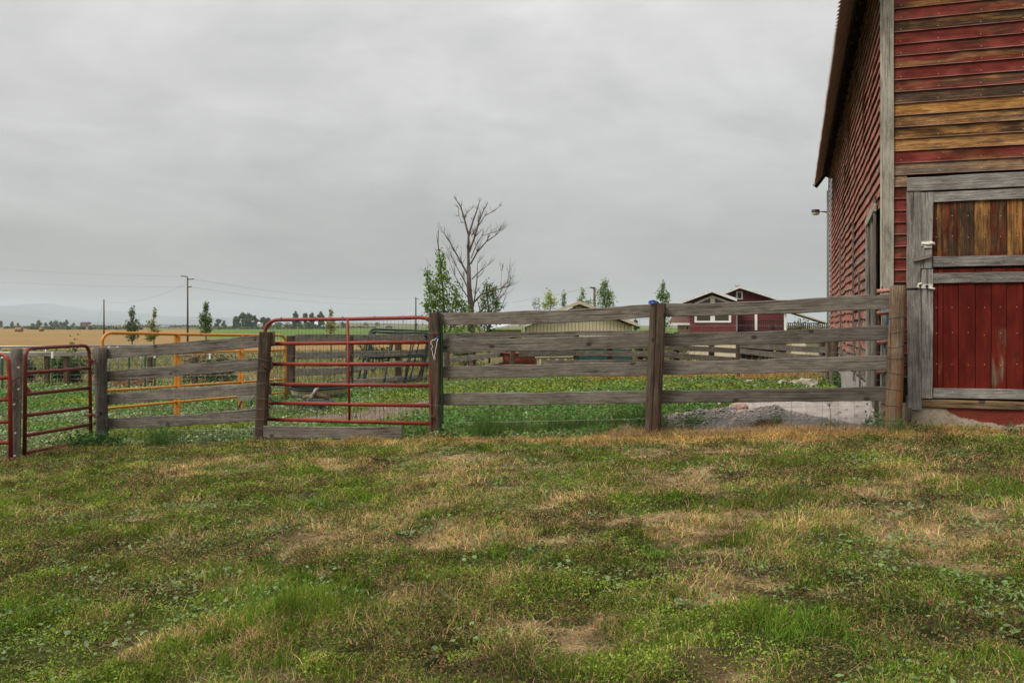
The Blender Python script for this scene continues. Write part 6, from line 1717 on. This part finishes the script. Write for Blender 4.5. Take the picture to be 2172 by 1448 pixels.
# single plants one can point to
def weed_clump(name, label, c, h, w_, nb_, col, seed, wd=.004, lean=(.1, .6), leaves=0, lcol=None, lsize=.03, cat='weed'):
    r_ = np.random.default_rng(seed); c = Vector(c)
    t = thing(name, label, cat, c)
    x = c.x + r_.normal(0, w_*.35, nb_); y = c.y + r_.normal(0, w_*.22, nb_)
    o = blades('stems', x, y, H(x, y)*0+c.z-.01, r_.uniform(.4, 1.05, nb_)*h, np.full(nb_, wd), r_.uniform(*lean, nb_), np.array(col)*r_.uniform(.65, 1.3, nb_)[:, None], seed=seed)
    o.parent = t; o.matrix_parent_inverse = W[t.name].inverted()
    if leaves:
        cen = np.stack([c.x+r_.normal(0, w_*.30, leaves), c.y+r_.normal(0, w_*.25, leaves), c.z+np.abs(r_.normal(0, h*.38, leaves))+.01], 1)
        V, s_, l_, co = leaf_quads(cen, lsize, np.array(lcol)*r_.uniform(.65, 1.35, leaves)[:, None], .3, seed)
        fast_mesh('leaves', V, s_, l_, M_WEED, co, t, tuple(c))
    return t
def gp_(px, Y): return on(px, Y)
weed_clump('feathery_weed', 'feathery bright green weed growing up against the left plank fence', gp_(343, 13.0), .42, .42, 260, (.075, .135, .035), 301, .0045, (.05, .55), 700, (.075, .14, .035), .016)
weed_clump('dead_grass_tuft', 'dark brown dead grass tuft drooping on the gravel mound', at(1620, 903, 11.05), .20, .28, 420, (.12, .085, .05), 302, .005, (.5, .98), cat='grass tuft')
weed_clump('grass_tuft', 'bright green grass tuft right beside the dead brown tuft', at(1650, 897, 11.1), .17, .12, 90, (.10, .19, .04), 303, .005, (.05, .5), cat='grass tuft')
weed_clump('dock_weed', 'tall yellowing dock stalk in front of the concrete slab', at(1760, 912, 10.95), .16, .16, 80, (.10, .17, .04), 304, .005, (.1, .5), 60, (.20, .22, .06), .03)
dk = thing('seed_stalk', 'brown seed stalk rising from the dock weed before the slab', 'weed', at(1760, 912, 10.95))
mb = MB(); mb.tube([at(1760, 914, 10.95), at(1762, 885, 10.95), at(1760, 862, 10.95), at(1757, 842, 10.95)], [.006, .005, .004, .003], 5)
for a_ in ((1745, 845), (1750, 838), (1766, 840), (1772, 847), (1758, 838)): mb.tube([at(1759, 862, 10.95), at(*a_, 10.95)], [.003, .002], 4)
mb.build('stem', plain('dry_stalk', (.26, .17, .08), .9, .1), dk)
cen = np.array([list(at(px, py, 10.95)+Vector((random.gauss(0, .03), random.gauss(0, .02), random.gauss(0, .018)))) for px, py in ((1745, 845), (1750, 838), (1766, 840), (1772, 847), (1758, 838), (1740, 846)) for _ in range(26)])
V, s_, l_, co = leaf_quads(cen, .014, leaf_cols(len(cen), (.30, .17, .09), .3, 5), 0, 5); fast_mesh('seed_head', V, s_, l_, M_WEED, co, dk, tuple(W[dk.name].translation))
weed_clump('leafy_weed', 'grey-green leafy weed at the foot of the thick post by the barn', at(1858, 912, 10.65), .30, .26, 40, (.085, .13, .05), 305, .004, (.1, .6), 260, (.10, .16, .07), .034)
weed_clump('grass_tuft', 'long green grass blades in front of the thick post by the barn', at(1898, 918, 10.2), .34, .16, 70, (.10, .17, .045), 306, .005, (.1, .6), cat='grass tuft')
weed_clump('leafy_weed', 'dark green leafy weed on the gravel mound right of the middle post', at(1470, 900, 11.2), .16, .34, 40, (.06, .11, .03), 307, .004, (.2, .7), 360, (.065, .125, .04), .032)
weed_clump('leafy_weed', 'small green weed on the gravel left of the middle post', at(1356, 905, 11.3), .16, .18, 30, (.07, .12, .03), 308, .004, (.2, .7), 150, (.075, .13, .04), .03)
weed_clump('leafy_weed', 'broad pale green weed at the foot of the gate post and T-post', at(948, 928, 11.5), .16, .30, 40, (.12, .17, .05), 309, .005, (.2, .8), 120, (.14, .19, .06), .05)
weed_clump('grass_tuft', 'green grass tuft against the barn foundation', at(1968, 918, 10.35), .20, .3, 90, (.09, .16, .04), 310, .005, (.1, .5), 60, (.09, .15, .05), .03, cat='grass tuft')
weed_clump('leafy_weed', 'small weed against the red painted part of the barn foundation', at(2150, 922, 9.95), .16, .16, 30, (.08, .12, .05), 311, .004, (.1, .6), 110, (.08, .12, .05), .026)
weed_clump('leafy_weed', 'dark leafy weed spreading at the hinge foot of the small red gate', at(195, 943, 13.1), .22, .75, 30, (.05, .10, .03), 312, .004, (.2, .8), 500, (.045, .105, .030), .055)
weed_clump('leafy_weed', 'tall green weeds beside the log post at the barn wall', on(1790, 20), .60, .7, 90, (.08, .14, .04), 313, .010, (.1, .6), 260, (.075, .14, .04), .06)
weed_clump('leafy_weed', 'grey-green weed standing before the tyre', on(640, 17.8), .45, .7, 90, (.085, .12, .05), 314, .007, (.1, .6), 380, (.085, .125, .055), .04)
